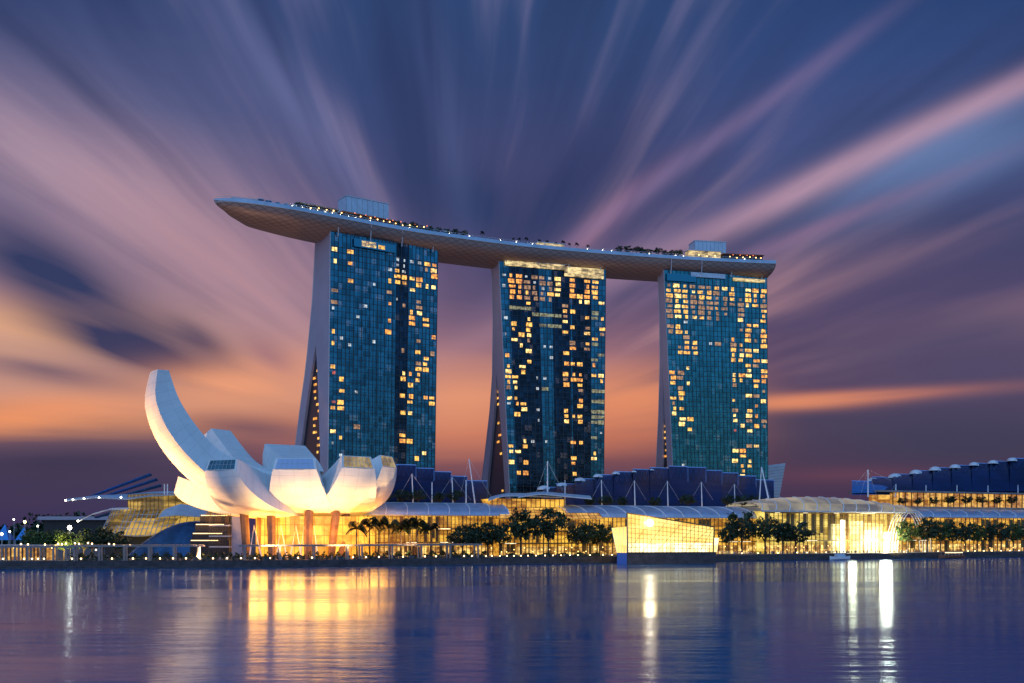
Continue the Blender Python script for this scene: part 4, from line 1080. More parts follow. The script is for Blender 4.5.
# block F: right hall with terrace
W2 = 40
Fh = empty('shopping_hall', L(sx(970,W2), W2, GZ), 'rightmost mall hall with a lit roof terrace of trees under long blue domed roofs', 'mall building')
zc = zy(960, 518, W2)
facade_block(Fh, 898, 1060, W2, zc, 26, 'glow_mall', bays=40)
vault(Fh, 914, 1060, W2, 517.5, 510, 13, 9, skew=4)
zt_ = zy(960, 493.5, W2+18)
mb = MB(); lbox(mb, sx(893,W2+20), sx(1060,W2+20), W2+20, W2+40, zy(960,510,W2+20), zt_); mb.build('terrace_hall', 'glow_terrace', Fh)
mb = MB(); lbox(mb, sx(893,W2+15), sx(1060,W2+15), W2+15, W2+19.9, zy(960,511,W2+15), zy(960,507,W2+15)); mb.build('terrace_floor', 'grey', Fh)
mb = MB(); lbox(mb, sx(880,W2+15), sx(1060,W2+15), W2+15, W2+42, zt_+.02, zt_+1.0); mb.build('terrace_roof', 'grey', Fh)
mb = MB()
for k in range(30): s = sx(893,W2+19.6)+ (sx(1060,W2+19.6)-sx(893,W2+19.6))*k/29; lbox(mb, s-.2, s+.2, W2+19.4, W2+19.9, zy(960,507,W2+19), zt_)
mb.build('terrace_post', 'gold_metal', Fh)
M['blue_roof_lit'] = mat('pale_blue_and_lit_roof', (.06,.26,.62), .35, metal=.45, var=.15)  # paler blue paints in the lit roof end; fins and tents share it
fan_roof(Fh, [(852,890,482)], 493, 58, 84, m='blue_roof_lit')
fan_roof(Fh, [(872,909,478),(893,927,475),(913,946,471.5),(933,965,468.5),(952,985,466),(972,1003,464),(990,1023,462),(1010,1060,459.5)], 491.5, 60, 96,
         domes=[(873,482,15),(895,478,16),(916,474,15),(935,470.5,14),(955,468,13),(974,465.5,12),(993,463.5,12),(1012,461,12)])
for x, y1 in ((896,484),(926,485),(957,485),(988,485.5),(1018,485)): mast(Fh, x, 494, y1, 57, 0, (), .34)
mast(Fh, 868, 497, 469.5, 56, 0, ((9,497),(-12,484),(-8,497),(22,480)), .45)
mast(Fh, 895, 497, 484, 56, 1, ((-6,494),), .35)

# pale slanted block behind the farthest tower
a_ = [P(766,500,735), P(779,500,735), P(785.5,463,735), P(766,466,735)]
mb = MB(); dp = Vector((-6, 22, 0)); mb.hexa([tuple(a_[0]),tuple(a_[1]),tuple(a_[1]+dp),tuple(a_[0]+dp),tuple(a_[3]),tuple(a_[2]),tuple(a_[2]+dp),tuple(a_[3]+dp)])
pb = empty('slanted_tower', (a_[0].x+5, 735, GZ), 'low pale tower with a leaning side, right of the farthest hotel tower', 'building')
for q_ in ((0,1,2,3),): pass
b0 = [Vector((v.x, v.y, GZ)) for v in (a_[0], a_[1])]
mb.build('upper_block', 'slate', pb)
MB().hexa([tuple(b0[0]),tuple(b0[1]),tuple(b0[1]+dp),tuple(b0[0]+dp),tuple(a_[0]-Vector((0,0,.01))),tuple(a_[1]-Vector((0,0,.01))),tuple(a_[1]+dp-Vector((0,0,.01))),tuple(a_[0]+dp-Vector((0,0,.01)))]).build('base_block', 'slate', pb)
mb = MB()
for k in range(1,12): f_ = k/12; p0 = a_[0].lerp(a_[3], f_); p1 = a_[1].lerp(a_[2], f_); mb.tube([tuple(p0-Vector((0,.1,0))), tuple(p1-Vector((0,.1,0)))], .14, 4)
mb.build('floor_line', 'grey', pb)

# ================================================================== GLASS PAVILION ON THE WATER
cp = empty('crystal_pavilion', P(665,562,455), 'faceted glass pavilion glowing gold, standing in the water off the promenade', 'pavilion')
cp.location.z = 0
def q3(px, py, Yd): return tuple(P(px, py, Yd))
Yf, Yb = 442, 466
# plinth
def at(px, Yd, z): return ((px-512)/F*Yd, Yd, z)
MB().hexa([at(627,Yf,-1),at(716,Yf+6,-1),at(712,Yb+10,-1),at(624,Yb,-1),at(627,Yf,5.2),at(716,Yf+6,5.2),at(712,Yb+10,5.2),at(624,Yb,5.2)]).build('plinth', 'quay', cp)
MB().hexa([at(617,Yf+3,-1),at(626.8,Yf-.2,-1),at(624,Yb,-1),at(617,Yb,-1),at(617,Yf+3,5.0),at(626.8,Yf-.2,5.0),at(624,Yb,5.0),at(617,Yb,5.0)]).build('blue_plinth_end', mat('blue_plinth',(.05,.16,.5),.4), cp)  # plinth end in plain blue, brighter than the rest
zL, zR = P(0,513,Yf).z, P(0,527,Yf+6).z
top = [at(627,Yf,zL), at(714,Yf+6,zR), at(708,Yb+10,zR+.5), at(629,Yb,zL-1)]
bot = [at(627.5,Yf,5.22), at(713,Yf+6,5.22), at(709,Yb+10,5.22), at(627,Yb,5.22)]
MB().hexa(bot+top).build('glass_volume', 'glow_box', cp)
MB().hexa([at(628,Yf-.25,5.3),at(712,Yf+5.75,5.3),at(712,Yf+5.95,5.3),at(628,Yf-.05,5.3),at(628,Yf-.25,9.2),at(712,Yf+5.75,9.2),at(712,Yf+5.95,9.2),at(628,Yf-.05,9.2)]).build('lit_ground_floor', 'glow_box_low', cp)
mb = MB()
A0, A1, B0, B1 = (Vector(bot[0]), Vector(bot[1]), Vector(top[0]), Vector(top[1]))
off = Vector((0,-.35,0))
for k in range(23): f_ = k/22; mb.tube([tuple(A0.lerp(A1,f_)+off), tuple(B0.lerp(B1,f_)+off)], .13, 4)
for k in range(9): f_ = k/8; mb.tube([tuple(A0.lerp(B0,f_)+off), tuple(A1.lerp(B1,f_)+off)], .11, 4)
for k in range(6): f_ = k/6; mb.tube([tuple(A0.lerp(A1,f_)+off), tuple(B0.lerp(B1,min(1,f_+.3))+off)], .09, 4)
mb.tube([tuple(A0+off*1.2), tuple(B0+off*1.2)], .38, 5); mb.tube([tuple(A1+off*1.2), tuple(B1+off*1.2)], .3, 5); mb.tube([tuple(B0+off*1.2), tuple(B1+off*1.2)], .3, 5)
mb.build('glazing_bar', 'gold_metal', cp)
lw = [at(611.5,Yf+4,P(0,528,Yf+4).z), at(627,Yf-.3,P(0,526.5,Yf).z), at(626.7,Yf-.3,5.05), at(616.5,Yf+3,5.05)]
lwb = [(x+2, y+14, z) for x, y, z in lw]
MB().hexa([lw[3],lw[2],lwb[2],lwb[3],lw[0],lw[1],lwb[1],lwb[0]]).build('slanted_wing', 'glow_box', cp)
mb = MB()
for k in range(5): f_ = k/4; mb.tube([tuple(Vector(lw[3]).lerp(Vector(lw[2]),f_)+off), tuple(Vector(lw[0]).lerp(Vector(lw[1]),f_)+off)], .1, 4)
mb.build('wing_bar', 'white_steel', cp)
rw = [at(713.5,Yf+5.6,P(0,539,Yf).z), at(719,Yf+7,P(0,538,Yf).z), at(717,Yf+7,5.3), at(713,Yf+5.6,5.3)]
MB().hexa([rw[3],rw[2],(rw[2][0],rw[2][1]+10,rw[2][2]),(rw[3][0],rw[3][1]+10,rw[3][2]),rw[0],rw[1],(rw[1][0],rw[1][1]+10,rw[1][2]),(rw[0][0],rw[0][1]+10,rw[0][2])]).build('low_wing', 'glow_box_low', cp)
MB().ball(q3(650,523,Yf-.8), 1.5, 10, 8).build('bright_lamp', 'lamp_white', cp)
ld = bpy.data.lights.new('pavilion_lamp', 'POINT'); ld.energy = 5000; ld.color = (1,.62,.24); ld.shadow_soft_size = 3.0
ob = bpy.data.objects.new('pavilion_lamp', ld); C.objects.link(ob); ob.location = Vector(q3(650,523,Yf-5))
# footbridge from the pavilion
fb = empty('footbridge', at(735,470,1.5), 'low footbridge ramp running from the glass pavilion to the promenade', 'footbridge')
MB().hexa([at(718,452,3.6),at(752,486,GZ+.1),at(752,489,GZ+.1),at(718,455,3.6),at(718,452,4.2),at(752,486,GZ+.5),at(752,489,GZ+.5),at(718,455,4.2)]).build('ramp', 'quay', fb)
mb = MB()
for k in range(15):
    f_ = k/14; p0 = Vector(at(718,452,4.2)).lerp(Vector(at(752,486,GZ+.5)), f_); mb.tube([tuple(p0), tuple(p0+Vector((0,0,1.1)))], .06, 4)
mb.tube([at(718,452,5.3), at(752,486,GZ+1.6)], .08, 4); mb.build('handrail', 'steel', fb)

# ================================================================== THEATRE at the left, behind the museum
th = empty('theatre_hall', P(150,540,520), 'layered theatre with yellow ribbed glass and pale canopies, left behind the museum', 'theatre')
th.location.z = GZ
def sheet(rows_px, name, m, parent, th_=.5):
    rows = [[tuple(P(*q)) for q in r_] for r_ in rows_px]
    back = [[(x, y+.3, z-th_) for x, y, z in r_] for r_ in rows][::-1]
    return MB().grid(rows+back+[rows[0]]).build(name, m, parent)
def bars(parent, rows_px, n, name, m, r=.16, k2=3):
    mb = MB()
    A_, B_ = rows_px
    ca = catmull([P(*q) for q in A_], 8); cb = catmull([P(*q) for q in B_], 8)
    for k in range(n+1):
        i = (len(ca)-1)*k/n; i0 = int(i); f_ = i-i0; i1 = min(i0+1, len(ca)-1)
        mb.tube([tuple(ca[i0].lerp(ca[i1],f_)+Vector((0,-.3,.15))), tuple(cb[i0].lerp(cb[i1],f_)+Vector((0,-.3,.15)))], r, 4)
    for k in range(k2+1):
        f_ = k/k2; mb.tube([tuple(a_.lerp(b2,f_)+Vector((0,-.3,.15))) for a_, b2 in zip(ca,cb)], r*.8, 4)
    return mb.build(name, m, parent)
lowF = [(103,529,498),(120,535,496),(145,536,496),(175,530,500),(212,524,506)]
lowB = [(112,511,524),(130,509,522),(155,508,522),(180,507,524),(214,506,528)]
sheet([lowF, lowB], 'ribbed_glass_roof', 'glow_drum', th); bars(th, (lowF, lowB), 22, 'roof_rib', 'steel', .24, 4)
upF = [(128,513,522),(145,514,520),(165,514,521),(193,512,526)]; upB = [(128,495,522),(145,494,520),(165,494,521),(193,493,526)]
sheet([upF, upB], 'upper_drum', 'glow_drum', th); bars(th, (upF, upB), 14, 'drum_mullion', 'gold_metal', .18, 3)
sheet([[(65,500.5,515),(95,497.5,515),(128,499,516),(150,496,515),(190,494,518)], [(66,499,522),(98,495,530),(130,494,532),(155,491.5,534),(195,491,538)]], 'canopy', 'slate', th, .4)
sheet([[(78,521,505),(92,514,506),(110,509,508),(128,508.5,510)], [(80,520.2,508),(94,513,510),(112,508,512),(129,507.5,514)]], 'arched_beam', 'white_steel', th, .5)
sheet([[(158,517,505),(175,515,503),(205,517,505)], [(165,509,512),(180,504,512),(210,507,515)]], 'fabric_canopy', 'slate', th, .4)
for (x0,y0,x1,y1) in ((82,498.5,150,473),(96,498,156,478),(112,497.5,160,484),(94,517,130,506)):
    sheet([[(x0,y0,530),(x1,y1,548)], [(x0+3,y0+.4,534),(x1+2,y1+1.8,552)]], 'blue_fin', 'blue_roof_lit', th, .5)
for x, y in ((65.5,500.3),(73,499.7),(84,498.6),(99,497.6),(121,497.3)):
    MB().ball(tuple(P(x,y,513)), .42, 6, 5).build('canopy_lamp', 'lamp_white', th)
MB().ball(tuple(P(78,521,504)), .45, 6, 5).build('canopy_lamp', 'lamp_white', th)
for x in (164.5,167.5): MB().tube([tuple(P(x,496,520)), tuple(P(x,484,520))], .3, 5).build('canopy_post', 'white_steel', th)
a_ = P(105,534,500); b2 = P(214,525,508)
MB().hexa([(a_.x,500,GZ),(b2.x,508,GZ),(b2.x,530,GZ),(a_.x,524,GZ),(a_.x,500,P(0,535,500).z-.4),(b2.x,508,P(0,527,508).z),(b2.x,530,P(0,515,530).z),(a_.x,524,P(0,515,524).z-2)]).build('base_wall', 'dark', th)
# blue glass dome in front
rows = []
cx_, cz0 = P(172,545,460), GZ
for i in range(9):
    f_ = i/8; rows.append([(P(128+82*j/14,0,460).x, 458+ (f_)*16, GZ + (P(172,521,470).z-GZ)*math.sin(math.pi/2*f_)*math.sin(math.pi*(.06+.62*j/14))**.8) for j in range(15)])
gd = MB().grid(rows).build('glass_canopy_hall', 'glass_blue'); tag(gd, 'low dark blue glass shell roof left of the museum base', 'building')
# stepped terrace with light strings beside the museum
tr = empty('restaurant_terrace', P(210,545,445), 'dark stepped terrace building with strings of light, between glass shell and museum', 'building'); tr.location.z = GZ
for k, (x0, x1, y1) in enumerate(((190,229,540),(192,228,533),(195,228,524),(200,229,515))):
    a_, b2 = P(x0,0,444+k*3), P(x1,0,444+k*3); z1 = P(0,y1,444+k*3).z; z0 = GZ if k == 0 else P(0,(540,533,524,515)[k-1],444+(k-1)*3).z+.02
    MB().box(a_.x, a_.y, z0, b2.x, a_.y+14, z1).build('storey', 'dark', tr)
    MB().box(a_.x+.5, a_.y-.3, z1-.35, b2.x-2-jit(3), a_.y-.02, z1-.05).build('light_string', 'strip', tr)
mb = MB()
for k in range(12): x = 206+k*2; a_ = P(x,0,452.5); mb.tube([(a_.x, a_.y, GZ), (a_.x, a_.y, P(0,512,452).z)], .12, 4)
mb.build('facade_post', 'gold_metal', tr)
# lower curved terrace left with lamps
# distant low building and backdrop at the far left
db = empty('exhibition_shed', P(80,531,760), 'long low dark shed with a pale flat roof on the left horizon', 'building'); db.location.z = GZ
a_, b2 = P(44,0,760), P(112,0,760)
MB().box(a_.x, 760, GZ, b2.x, 800, P(0,520,760).z).build('shed_wall', 'dark', db)
MB().box(a_.x-3, 756, P(0,520,760).z+.02, b2.x+4, 802, P(0,516.5,760).z).build('shed_roof', 'leg', db)

# ================================================================== PROMENADE
def pergola(px0, px1, off, n, lab, ztop=8.9):
    root = empty('pergola', (*on_shore((px0+px1)/2, off), GZ), lab, 'pergola', 'white pergolas along the promenade')
    x0, y0 = on_shore(px0, off); x1, y1 = on_shore(px1, off)
    A_, B_ = Vector((x0,y0,0)), Vector((x1,y1,0)); d = (B_-A_); Ln = d.length; d.normalize(); n_ = Vector((-d.y,d.x,0))
    for k in range(n+1):
        q_ = A_ + d*(Ln*k/n)
        for t_ in (0, 4):
            r_ = q_ + n_*t_; MB().hexa([tuple(r_+d*a1*.32+n_*b1*.32+Vector((0,0,z))) for z in (GZ, ztop-.7) for a1, b1 in ((-1,-1),(1,-1),(1,1),(-1,1))]).build('post', 'pergola', root)
    mb = MB()
    for t_ in (0,4):
        c = [A_+n_*(t_-.3)-d*2, B_+n_*(t_-.3)+d*2, B_+n_*(t_+.3)+d*2, A_+n_*(t_+.3)-d*2]
        mb.hexa([(q.x,q.y,ztop-.69) for q in c]+[(q.x,q.y,ztop) for q in c])
    mb.build('beam', 'pergola', root)
    mb = MB()
    for k in range(int(Ln/1.6)):
        q_ = A_ + d*(k*1.6); mb.tube([tuple(q_-n_*1.2+Vector((0,0,ztop+.12))), tuple(q_+n_*5.2+Vector((0,0,ztop+.12)))], .1, 4)
    mb.build('roof_slats', 'pergola', root)
pergola(2, 66, 7, 5, 'white post and beam pergola at the far left end of the promenade', 8.6)
pergola(74, 198, 6, 5, 'white post and beam pergola in front of the blue glass shell')
pergola(245, 348, 6, 3, 'white post and beam pergola in front of the museum columns')
pergola(362, 478, 6, 4, 'white post and beam pergola in front of the palms', 8.9)
# promenade back shopfront lit strip at far left
mk = empty('market_hall', (*on_shore(20, 22), GZ), 'low lit market hall behind the pergola at the far left', 'building')
a_, b2 = on_shore(-20, 22), on_shore(48, 22)
MB().box(a_[0], a_[1], GZ, b2[0], a_[1]+10, 8.2).build('hall_wall', 'glow_terrace', mk)
MB().box(a_[0]-1, a_[1]-2, 8.21, b2[0]+1, a_[1]+11, 8.9).build('hall_roof', 'steel', mk)
mb = MB()
for k in range(18): x = a_[0] + (b2[0]-a_[0])*k/17; mb.box(x-.25, a_[1]-.4, GZ, x+.25, a_[1]-.02, 8.2)
mb.build('hall_post', 'dark_metal', mk)
# hedges
def hedge(px0, px1, off, h, lab, grp):
    x0, y0 = on_shore(px0, off); x1, y1 = on_shore(px1, off); mb = MB(); Ln = math.hypot(x1-x0, y1-y0)
    for _ in range(int(Ln*34)):
        f_ = random.random(); c = Vector((x0+(x1-x0)*f_, y0+(y1-y0)*f_+jit(1.6), GZ + random.random()*h*(.7+.3*math.sin(f_*37+px0))))
        a1 = Vector((jit(1),jit(1),jit(1))).normalized(); a2 = a1.cross(Vector((jit(1),jit(1),jit(1)))).normalized(); s_ = .3
        mb.quad(tuple(c-a1*s_-a2*s_), tuple(c+a1*s_-a2*s_), tuple(c+a1*s_+a2*s_), tuple(c-a1*s_+a2*s_))
    o = mb.build('hedge', 'leaf'); tag(o, lab, 'hedge', grp)
random.seed(5)
for i, (a0, a1, lb) in enumerate(((70,130,'leafy hedge behind the second pergola, left end'),(134,200,'leafy hedge in front of the blue glass shell'),(203,243,'leafy hedge in front of the stepped terrace'),(246,305,'leafy hedge under the left half of the museum pergola'),(308,350,'leafy hedge under the right half of the museum pergola'),(354,420,'leafy hedge below the palms'),(424,486,'leafy hedge right of the palms'),(500,600,'long low hedge below the two tallest trees'))):
    hedge(a0, a1, 12, 3.2 if a0 < 490 else 1.8, lb, 'hedges along the promenade')
# railing on the quay
mb = MB()
for (x0,y0),(x1,y1) in zip(SH[1:-1], SH[2:-1]):
    A_, B_ = Vector((x0,y0+.9,GZ)), Vector((x1,y1+.9,GZ)); n_ = int((B_-A_).length/2.4)
    for k in range(n_): q_ = A_.lerp(B_, k/n_); mb.tube([tuple(q_), tuple(q_+Vector((0,0,1.15)))], .05, 4)
    for z in (.6, 1.15): mb.tube([tuple(A_+Vector((0,0,z))), tuple(B_+Vector((0,0,z)))], .045, 4)
tag(mb.build('quay_railing', 'pergola'), 'thin grey railing running along the whole quay edge', 'railing')
# bollard lamps along the quay edge
lx = [3,24,32,38,44,72,81,112,133,146,160,173,186,200,213,227,241,255,270,298,312,353,366,379,403,425,436,464,472,486,492,500,507,514,521,528,536,545,553,561,570,578,590,603,612,742,758,778,797,807,816,826,835,845,862,871,888,904,925,938,946,953,960,968,975,984,992,1001,1010,1019]
pl = empty('bollard_lamp', (0,0,0)); 
MB().tube([(0,0,0),(0,0,.55)], .12, 6).build('post', 'dark_metal', pl); MB().ball((0,0,.85), .29, 10, 8).build('globe', 'lamp', pl)
for i, x in enumerate(lx):
    o = pl if i == 0 else copy_tree(pl)
    xx, yy = on_shore(x, .3); o.location = (xx, yy, GZ+.25)
    tag(o, 'small glowing globe lamp on the quay edge, one of the row above the water', 'lamp', 'globe lamps along the quay edge')
    if x > 480: o.scale = (.85,.85,.85)
lampset('walkway_lamp', 'tiny amber lamp at the foot of the golden mall front', 'lamp', 'amber lamps along the mall front',
        [Vector((*on_shore(x+jit(2), 12+jit(3)), GZ+random.choice((2.4,3.4,4.2)))) for x in range(492, 1022, 8) if not 608 < x < 722], .2, 'amber')
# terrace lamp rows behind
lampset('string_lamp', 'warm bulb hanging in the pergolas at the left end of the promenade', 'lamp', 'bulbs in the left pergolas',
        [Vector((*on_shore(x, 9), z)) for x, z in ((14,8),(21,9.3),(28,9.2),(45,9.1),(52,7.9),(58,9.4),(62,9.2),(66,9.5),(75,9.6),(79,9.4),(88,9.7),(92,9.4),(96,7),(109,9.3),(114,9.1),(124,8.6),(130,8.8))], .32, 'lamp')
# tall lamp posts at left
def lamp_post(px, py, Yd, lab, head='lamp_white', r=.5, hh=None):
    t_ = P(px, py, Yd); root = empty('street_lamp', (t_.x, t_.y, GZ), lab, 'street lamp', 'tall street lamps at the left')
    MB().tube([(t_.x,t_.y,GZ),(t_.x,t_.y,t_.z)], [.25,.12], 6).build('pole', 'steel', root)
    MB().ball((t_.x, t_.y-.3, t_.z), r, 8, 6).build('lamp_head', head, root)
lamp_post(70, 527.5, 425, 'tallest bright white floodlight mast beside the yellow lit trees', 'flood', .85)
lamp_post(14, 519.5, 700, 'far slender street lamp at the left horizon with a bluish head'); lamp_post(25, 521.8, 560, 'street lamp with a warm head between the two far left ones', 'lamp', .8)
lamp_post(10, 531.5, 600, 'short street lamp in front of the blue tents'); lamp_post(2, 534, 600, 'amber street lamp at the very left edge', 'lamp', .8)
lamp_post(38, 526, 680, 'faint far street lamp above the yellow lit trees')
# far left tents
for i, (x, y, wd, lb) in enumerate(((5,524,14,'pale blue tent at the left edge'),(24,527,12,'blue peaked tent below the far lamps'))):
    c = P(x, y, 640); r_ = wd/F*640/2
    te = empty('event_tent', (c.x, 640, GZ), lb, 'tent', 'blue tents at the far left')
    MB().poly([(c.x-r_,640-r_,9),(c.x+r_,640-r_,9),(c.x,640,c.z)]).poly([(c.x+r_,640-r_,9),(c.x+r_,640+r_,9),(c.x,640,c.z)]).poly([(c.x+r_,640+r_,9),(c.x-r_,640+r_,9),(c.x,640,c.z)]).poly([(c.x-r_,640+r_,9),(c.x-r_,640-r_,9),(c.x,640,c.z)]).build('tent_roof', 'blue_roof_lit', te)
    for a1 in (-1,1):
        for b1 in (-1,1): MB().tube([(c.x+a1*r_,640+b1*r_,GZ),(c.x+a1*r_,640+b1*r_,9)], .15, 5).build('tent_pole', 'steel', te)
# warm lamps lighting the trees at left
for (x, y, Yd, e_) in ((40,544,414,26000),(58,544,412,30000),(66,544,412,16000),(905,546,525,30000)):
    q_ = P(x, y, Yd); q_.z = 4; tg_ = q_ + Vector((0, 14, 8))
    spot('tree_uplight', q_, tg_, e_, 90, (1,.78,.24), .3)
# ================================================================== GROUND-LEVEL TREES
random.seed(21)
def tree_px(kind, px, ytop, Yd_or_off, lab, grp, wide=1.0, base=GZ):
    x, y = on_shore(px, Yd_or_off); z = P(px, ytop, y).z
    return place_tree(kind, x, y, base, z-base, lab, grp, wide)
for i, (x, y, lb) in enumerate(((357,524.5,'first palm from the museum, leaning slightly'),(370,521.5,'second palm from the museum'),(378,520,'third palm from the museum, one of the tallest of the row'),(390,523,'fourth palm from the museum'),(401,524.5,'fifth palm from the museum'),(410,522,'sixth palm from the museum'),(418,520.5,'seventh palm, the tallest near the right end of the row'),(430,526,'last and lowest palm of the row'))):
    tree_px(('palm', 1 + i % 2), x, y-3, 16+jit(2), lb, 'row of palms in front of the golden mall', 1.15)
for (x, y, wd, k, lb) in ((462,525,1.0,0,'low round tree, first right of the palms'),(474,522,1.05,1,'low round tree between the palms and the two tallest trees'),(488,521,1.1,2,'bushy tree just left of the two tallest trees'),(500,523,.9,0,'smaller tree touching the left one of the two tallest'),(521,507.5,.92,1,'left one of the two tallest round trees'),(549,506,.92,2,'right one of the two tallest round trees, the widest'),(577,523,.8,0,'slim tree, first right of the two tallest'),(587,521,.8,1,'slim tree, second right of the two tallest'),(597,522,.8,2,'slim tree, third right of the two tallest'),(607,523,.8,0,'slim tree beside the wing of the glass pavilion'),
        (728,521,.85,1,'small tree directly right of the glass pavilion'),(742,510.5,.95,2,'tall round tree right of the glass pavilion'),(765,516,.95,0,'medium tree at the left end of the arched pavilion'),(783,522,1.0,1,'low tree in front of the arched pavilion, left of its widest tree'),(796,520.5,1.35,2,'wide flat tree in front of the arched pavilion')):
    tree_px(('dark', k), x, y, 15+jit(2), lb, 'round trees along the promenade', wd)
tree_px(('green', 5), 908, 520, 15, 'bright green lit tree beside the dazzling entrance', 'round trees along the promenade', .95)
tree_px(('dark', 1), 927, 516.5, 15, 'dark round tree at the left end of the rightmost hall', 'round trees along the promenade', 1.05)
for i, x in enumerate(range(941, 1030, 12)):
    tree_px(('green' if i % 3 == 0 else 'dark', 5 if i % 3 == 0 else i % 3), x, 521+jit(1.5), 16, 'young tree in the even row before the rightmost hall', 'row of young trees before the rightmost hall', .75)
for i, x in enumerate((903,918,934,949,951,967,982,997,1012)):
    w3 = W2+17; q_ = LP(x, 507.5, w3); zt3 = zy(x, 496.5+jit(1), w3)
    place_tree(('dark', i % 3), q_.x, q_.y, q_.z, zt3-q_.z, 'small potted tree on the lit terrace under the blue domed roofs', 'trees on the roof terrace of the rightmost hall', 1.3)
for i, x in enumerate((386,402,418,438,455,606,622,655,688,728,742,756,590)):
    w3 = 60; q_ = LP(x, 504.5 if x < 500 else 508, w3); zt3 = zy(x, (490 if x < 500 else 495)+jit(1.5), w3)
    place_tree(('dark', (i+1) % 3), q_.x, q_.y, q_.z-1.5, zt3-q_.z+1.5, 'dark shrub like tree on the terrace behind the vaulted roof', 'terrace trees before the dark blue roofs', 1.2)
for (x, y, k, lb) in ((34,529,'green','yellow green lit tree, first of the group by the floodlight mast'),(44,530,'green','yellow green lit tree, second of the group by the floodlight mast'),(55,529,'green','yellow green lit tree nearest the floodlight mast'),(64,531,'green','low lit tree just under the floodlight mast'),(92,527,'dark','dark tree left of the theatre'),(103,525,'dark','dark tree in front of the ribbed theatre roof'),(116,530,'dark','dark low tree at the foot of the ribbed theatre roof'),(84,531,'dark','dark low tree right of the floodlight mast')):
    tree_px((k, 5 if k == 'green' else int(x) % 3), x, y, 34+jit(4), lb, 'trees at the left end', 1.1)
# far tree line at the horizon
mb = MB(); random.seed(9)
for _ in range(5200):
    x = random.uniform(-620, -330); y = 900+jit(30); z = GZ + random.random()*(20+6*math.sin(x*.06)+4*math.sin(x*.21)); s_ = 1.4
    a1 = Vector((jit(1),jit(1),jit(1))).normalized(); a2 = a1.cross(Vector((jit(1),jit(1),jit(1)))).normalized(); c = Vector((x,y,z))
    mb.quad(tuple(c-a1*s_-a2*s_), tuple(c+a1*s_-a2*s_), tuple(c+a1*s_+a2*s_), tuple(c-a1*s_+a2*s_))
o = mb.build('distant_woodland', 'leaf'); tag(o, kind='stuff')

# ================================================================== PEOPLE on the quay
def make_person(shirt, seed):
    rnd = random.Random(seed)
    me = bpy.data.meshes.new('person'); st_ = .12*rnd.choice((-1,1))
    V_ = [(0,0,.95),(0,0,1.2),(0,0,1.42),(0,0,1.53),(0,-.01,1.68),(.19,0,1.40),(.25,-.02,1.12),(.26,-.1,.88),(-.19,0,1.40),(-.25,.02,1.12),(-.26,-.04,.88),(.1,0,.9),(.1,st_,.5),(.1,st_*.6,.06),(.1,st_*.6-.12,.03),(-.1,0,.9),(-.1,-st_,.5),(-.1,-st_*.6,.06),(-.1,-st_*.6-.12,.03)]
    E_ = [(0,1),(1,2),(2,3),(3,4),(2,5),(5,6),(6,7),(2,8),(8,9),(9,10),(0,11),(11,12),(12,13),(13,14),(0,15),(15,16),(16,17),(17,18)]
    rad = [.15,.14,.15,.06,.11,.07,.05,.035,.07,.05,.035,.10,.07,.05,.04,.10,.07,.05,.04]
    me.from_pydata(V_, E_, []); ob = bpy.data.objects.new('person', me); C.objects.link(ob)
    md = ob.modifiers.new('skin', 'SKIN'); md.use_smooth_shade = True
    for i, r_ in enumerate(rad): me.skin_vertices[0].data[i].radius = (r_, r_*.8)
    me.skin_vertices[0].data[0].use_root = True
    me.materials.append(M[shirt])
    dg = bpy.context.evaluated_depsgraph_get(); ev_ = ob.evaluated_get(dg); m2 = bpy.data.meshes.new_from_object(ev_)
    ob.modifiers.clear(); ob.data = m2
    if len(m2.materials) == 0: m2.materials.append(M[shirt])
    m2.materials.append(M['skin'])
    for p2 in m2.polygons:
        if p2.center.z > 1.5: p2.material_index = 1
    return ob
ppl = [(make_person('cloth_a', 1), 'person in dark clothes standing among the crowd on the quay'), (make_person('cloth_b', 2), 'person in pale clothes standing among the crowd on the quay'), (make_person('cloth_c', 3), 'person in a red top standing among the crowd on the quay')]
used = [False]*3; random.seed(33)
for i in range(140):
    px = random.uniform(738, 912) if i < 80 else random.uniform(200, 1010)
    k = random.choices((0,1,2), (6,3,1))[0]
    if not used[k]: o = ppl[k][0]; used[k] = True
    else: o = ppl[k][0].copy(); C.objects.link(o)
    x, y = on_shore(px, random.uniform(1.6, 8)); o.location = (x, y, GZ); o.rotation_euler = (0,0,random.uniform(0,6.28)); sc = random.uniform(.94,1.06); o.scale = (sc,)*3
    tag(o, ppl[k][1], 'person', 'people along the quay')

# ================================================================== BOATS
def hull(cx_, cy_, Ln, Bw, h, ang, m, parent, name='hull'):
    rows = []
    for i in range(13):
        u_ = -1+2*i/12; wd = Bw/2*(1-abs(u_)**2.6)*(1 if u_ < 0 else 1); sh = h + .5*abs(u_)**3*h*.6
        rows.append([(u_*Ln/2, b1*wd, z_) for b1, z_ in ((-1,sh),(-.85,.25*h),(0,-.3),(.85,.25*h),(1,sh),(0.6,sh-.15),(-.6,sh-.15),(-1,sh))])
    ca_, sa_ = math.cos(ang), math.sin(ang)
    rows = [[(cx_+x*ca_-y*sa_, cy_+x*sa_+y*ca_, z) for x, y, z in r_] for r_ in rows]
    return MB().grid(rows).build(name, m, parent)
bx, by = on_shore(840, -6); bo = empty('motor_boat', (bx,by,0), 'small white motor boat moored below the crowd', 'boat')
hull(bx, by, 13, 3.4, 1.5, AN, 'hull_white', bo)
mb = MB(); c_, s_ = math.cos(AN), math.sin(AN)
def rl(x, y, z): return (bx+x*c_-y*s_, by+x*s_+y*c_, z)
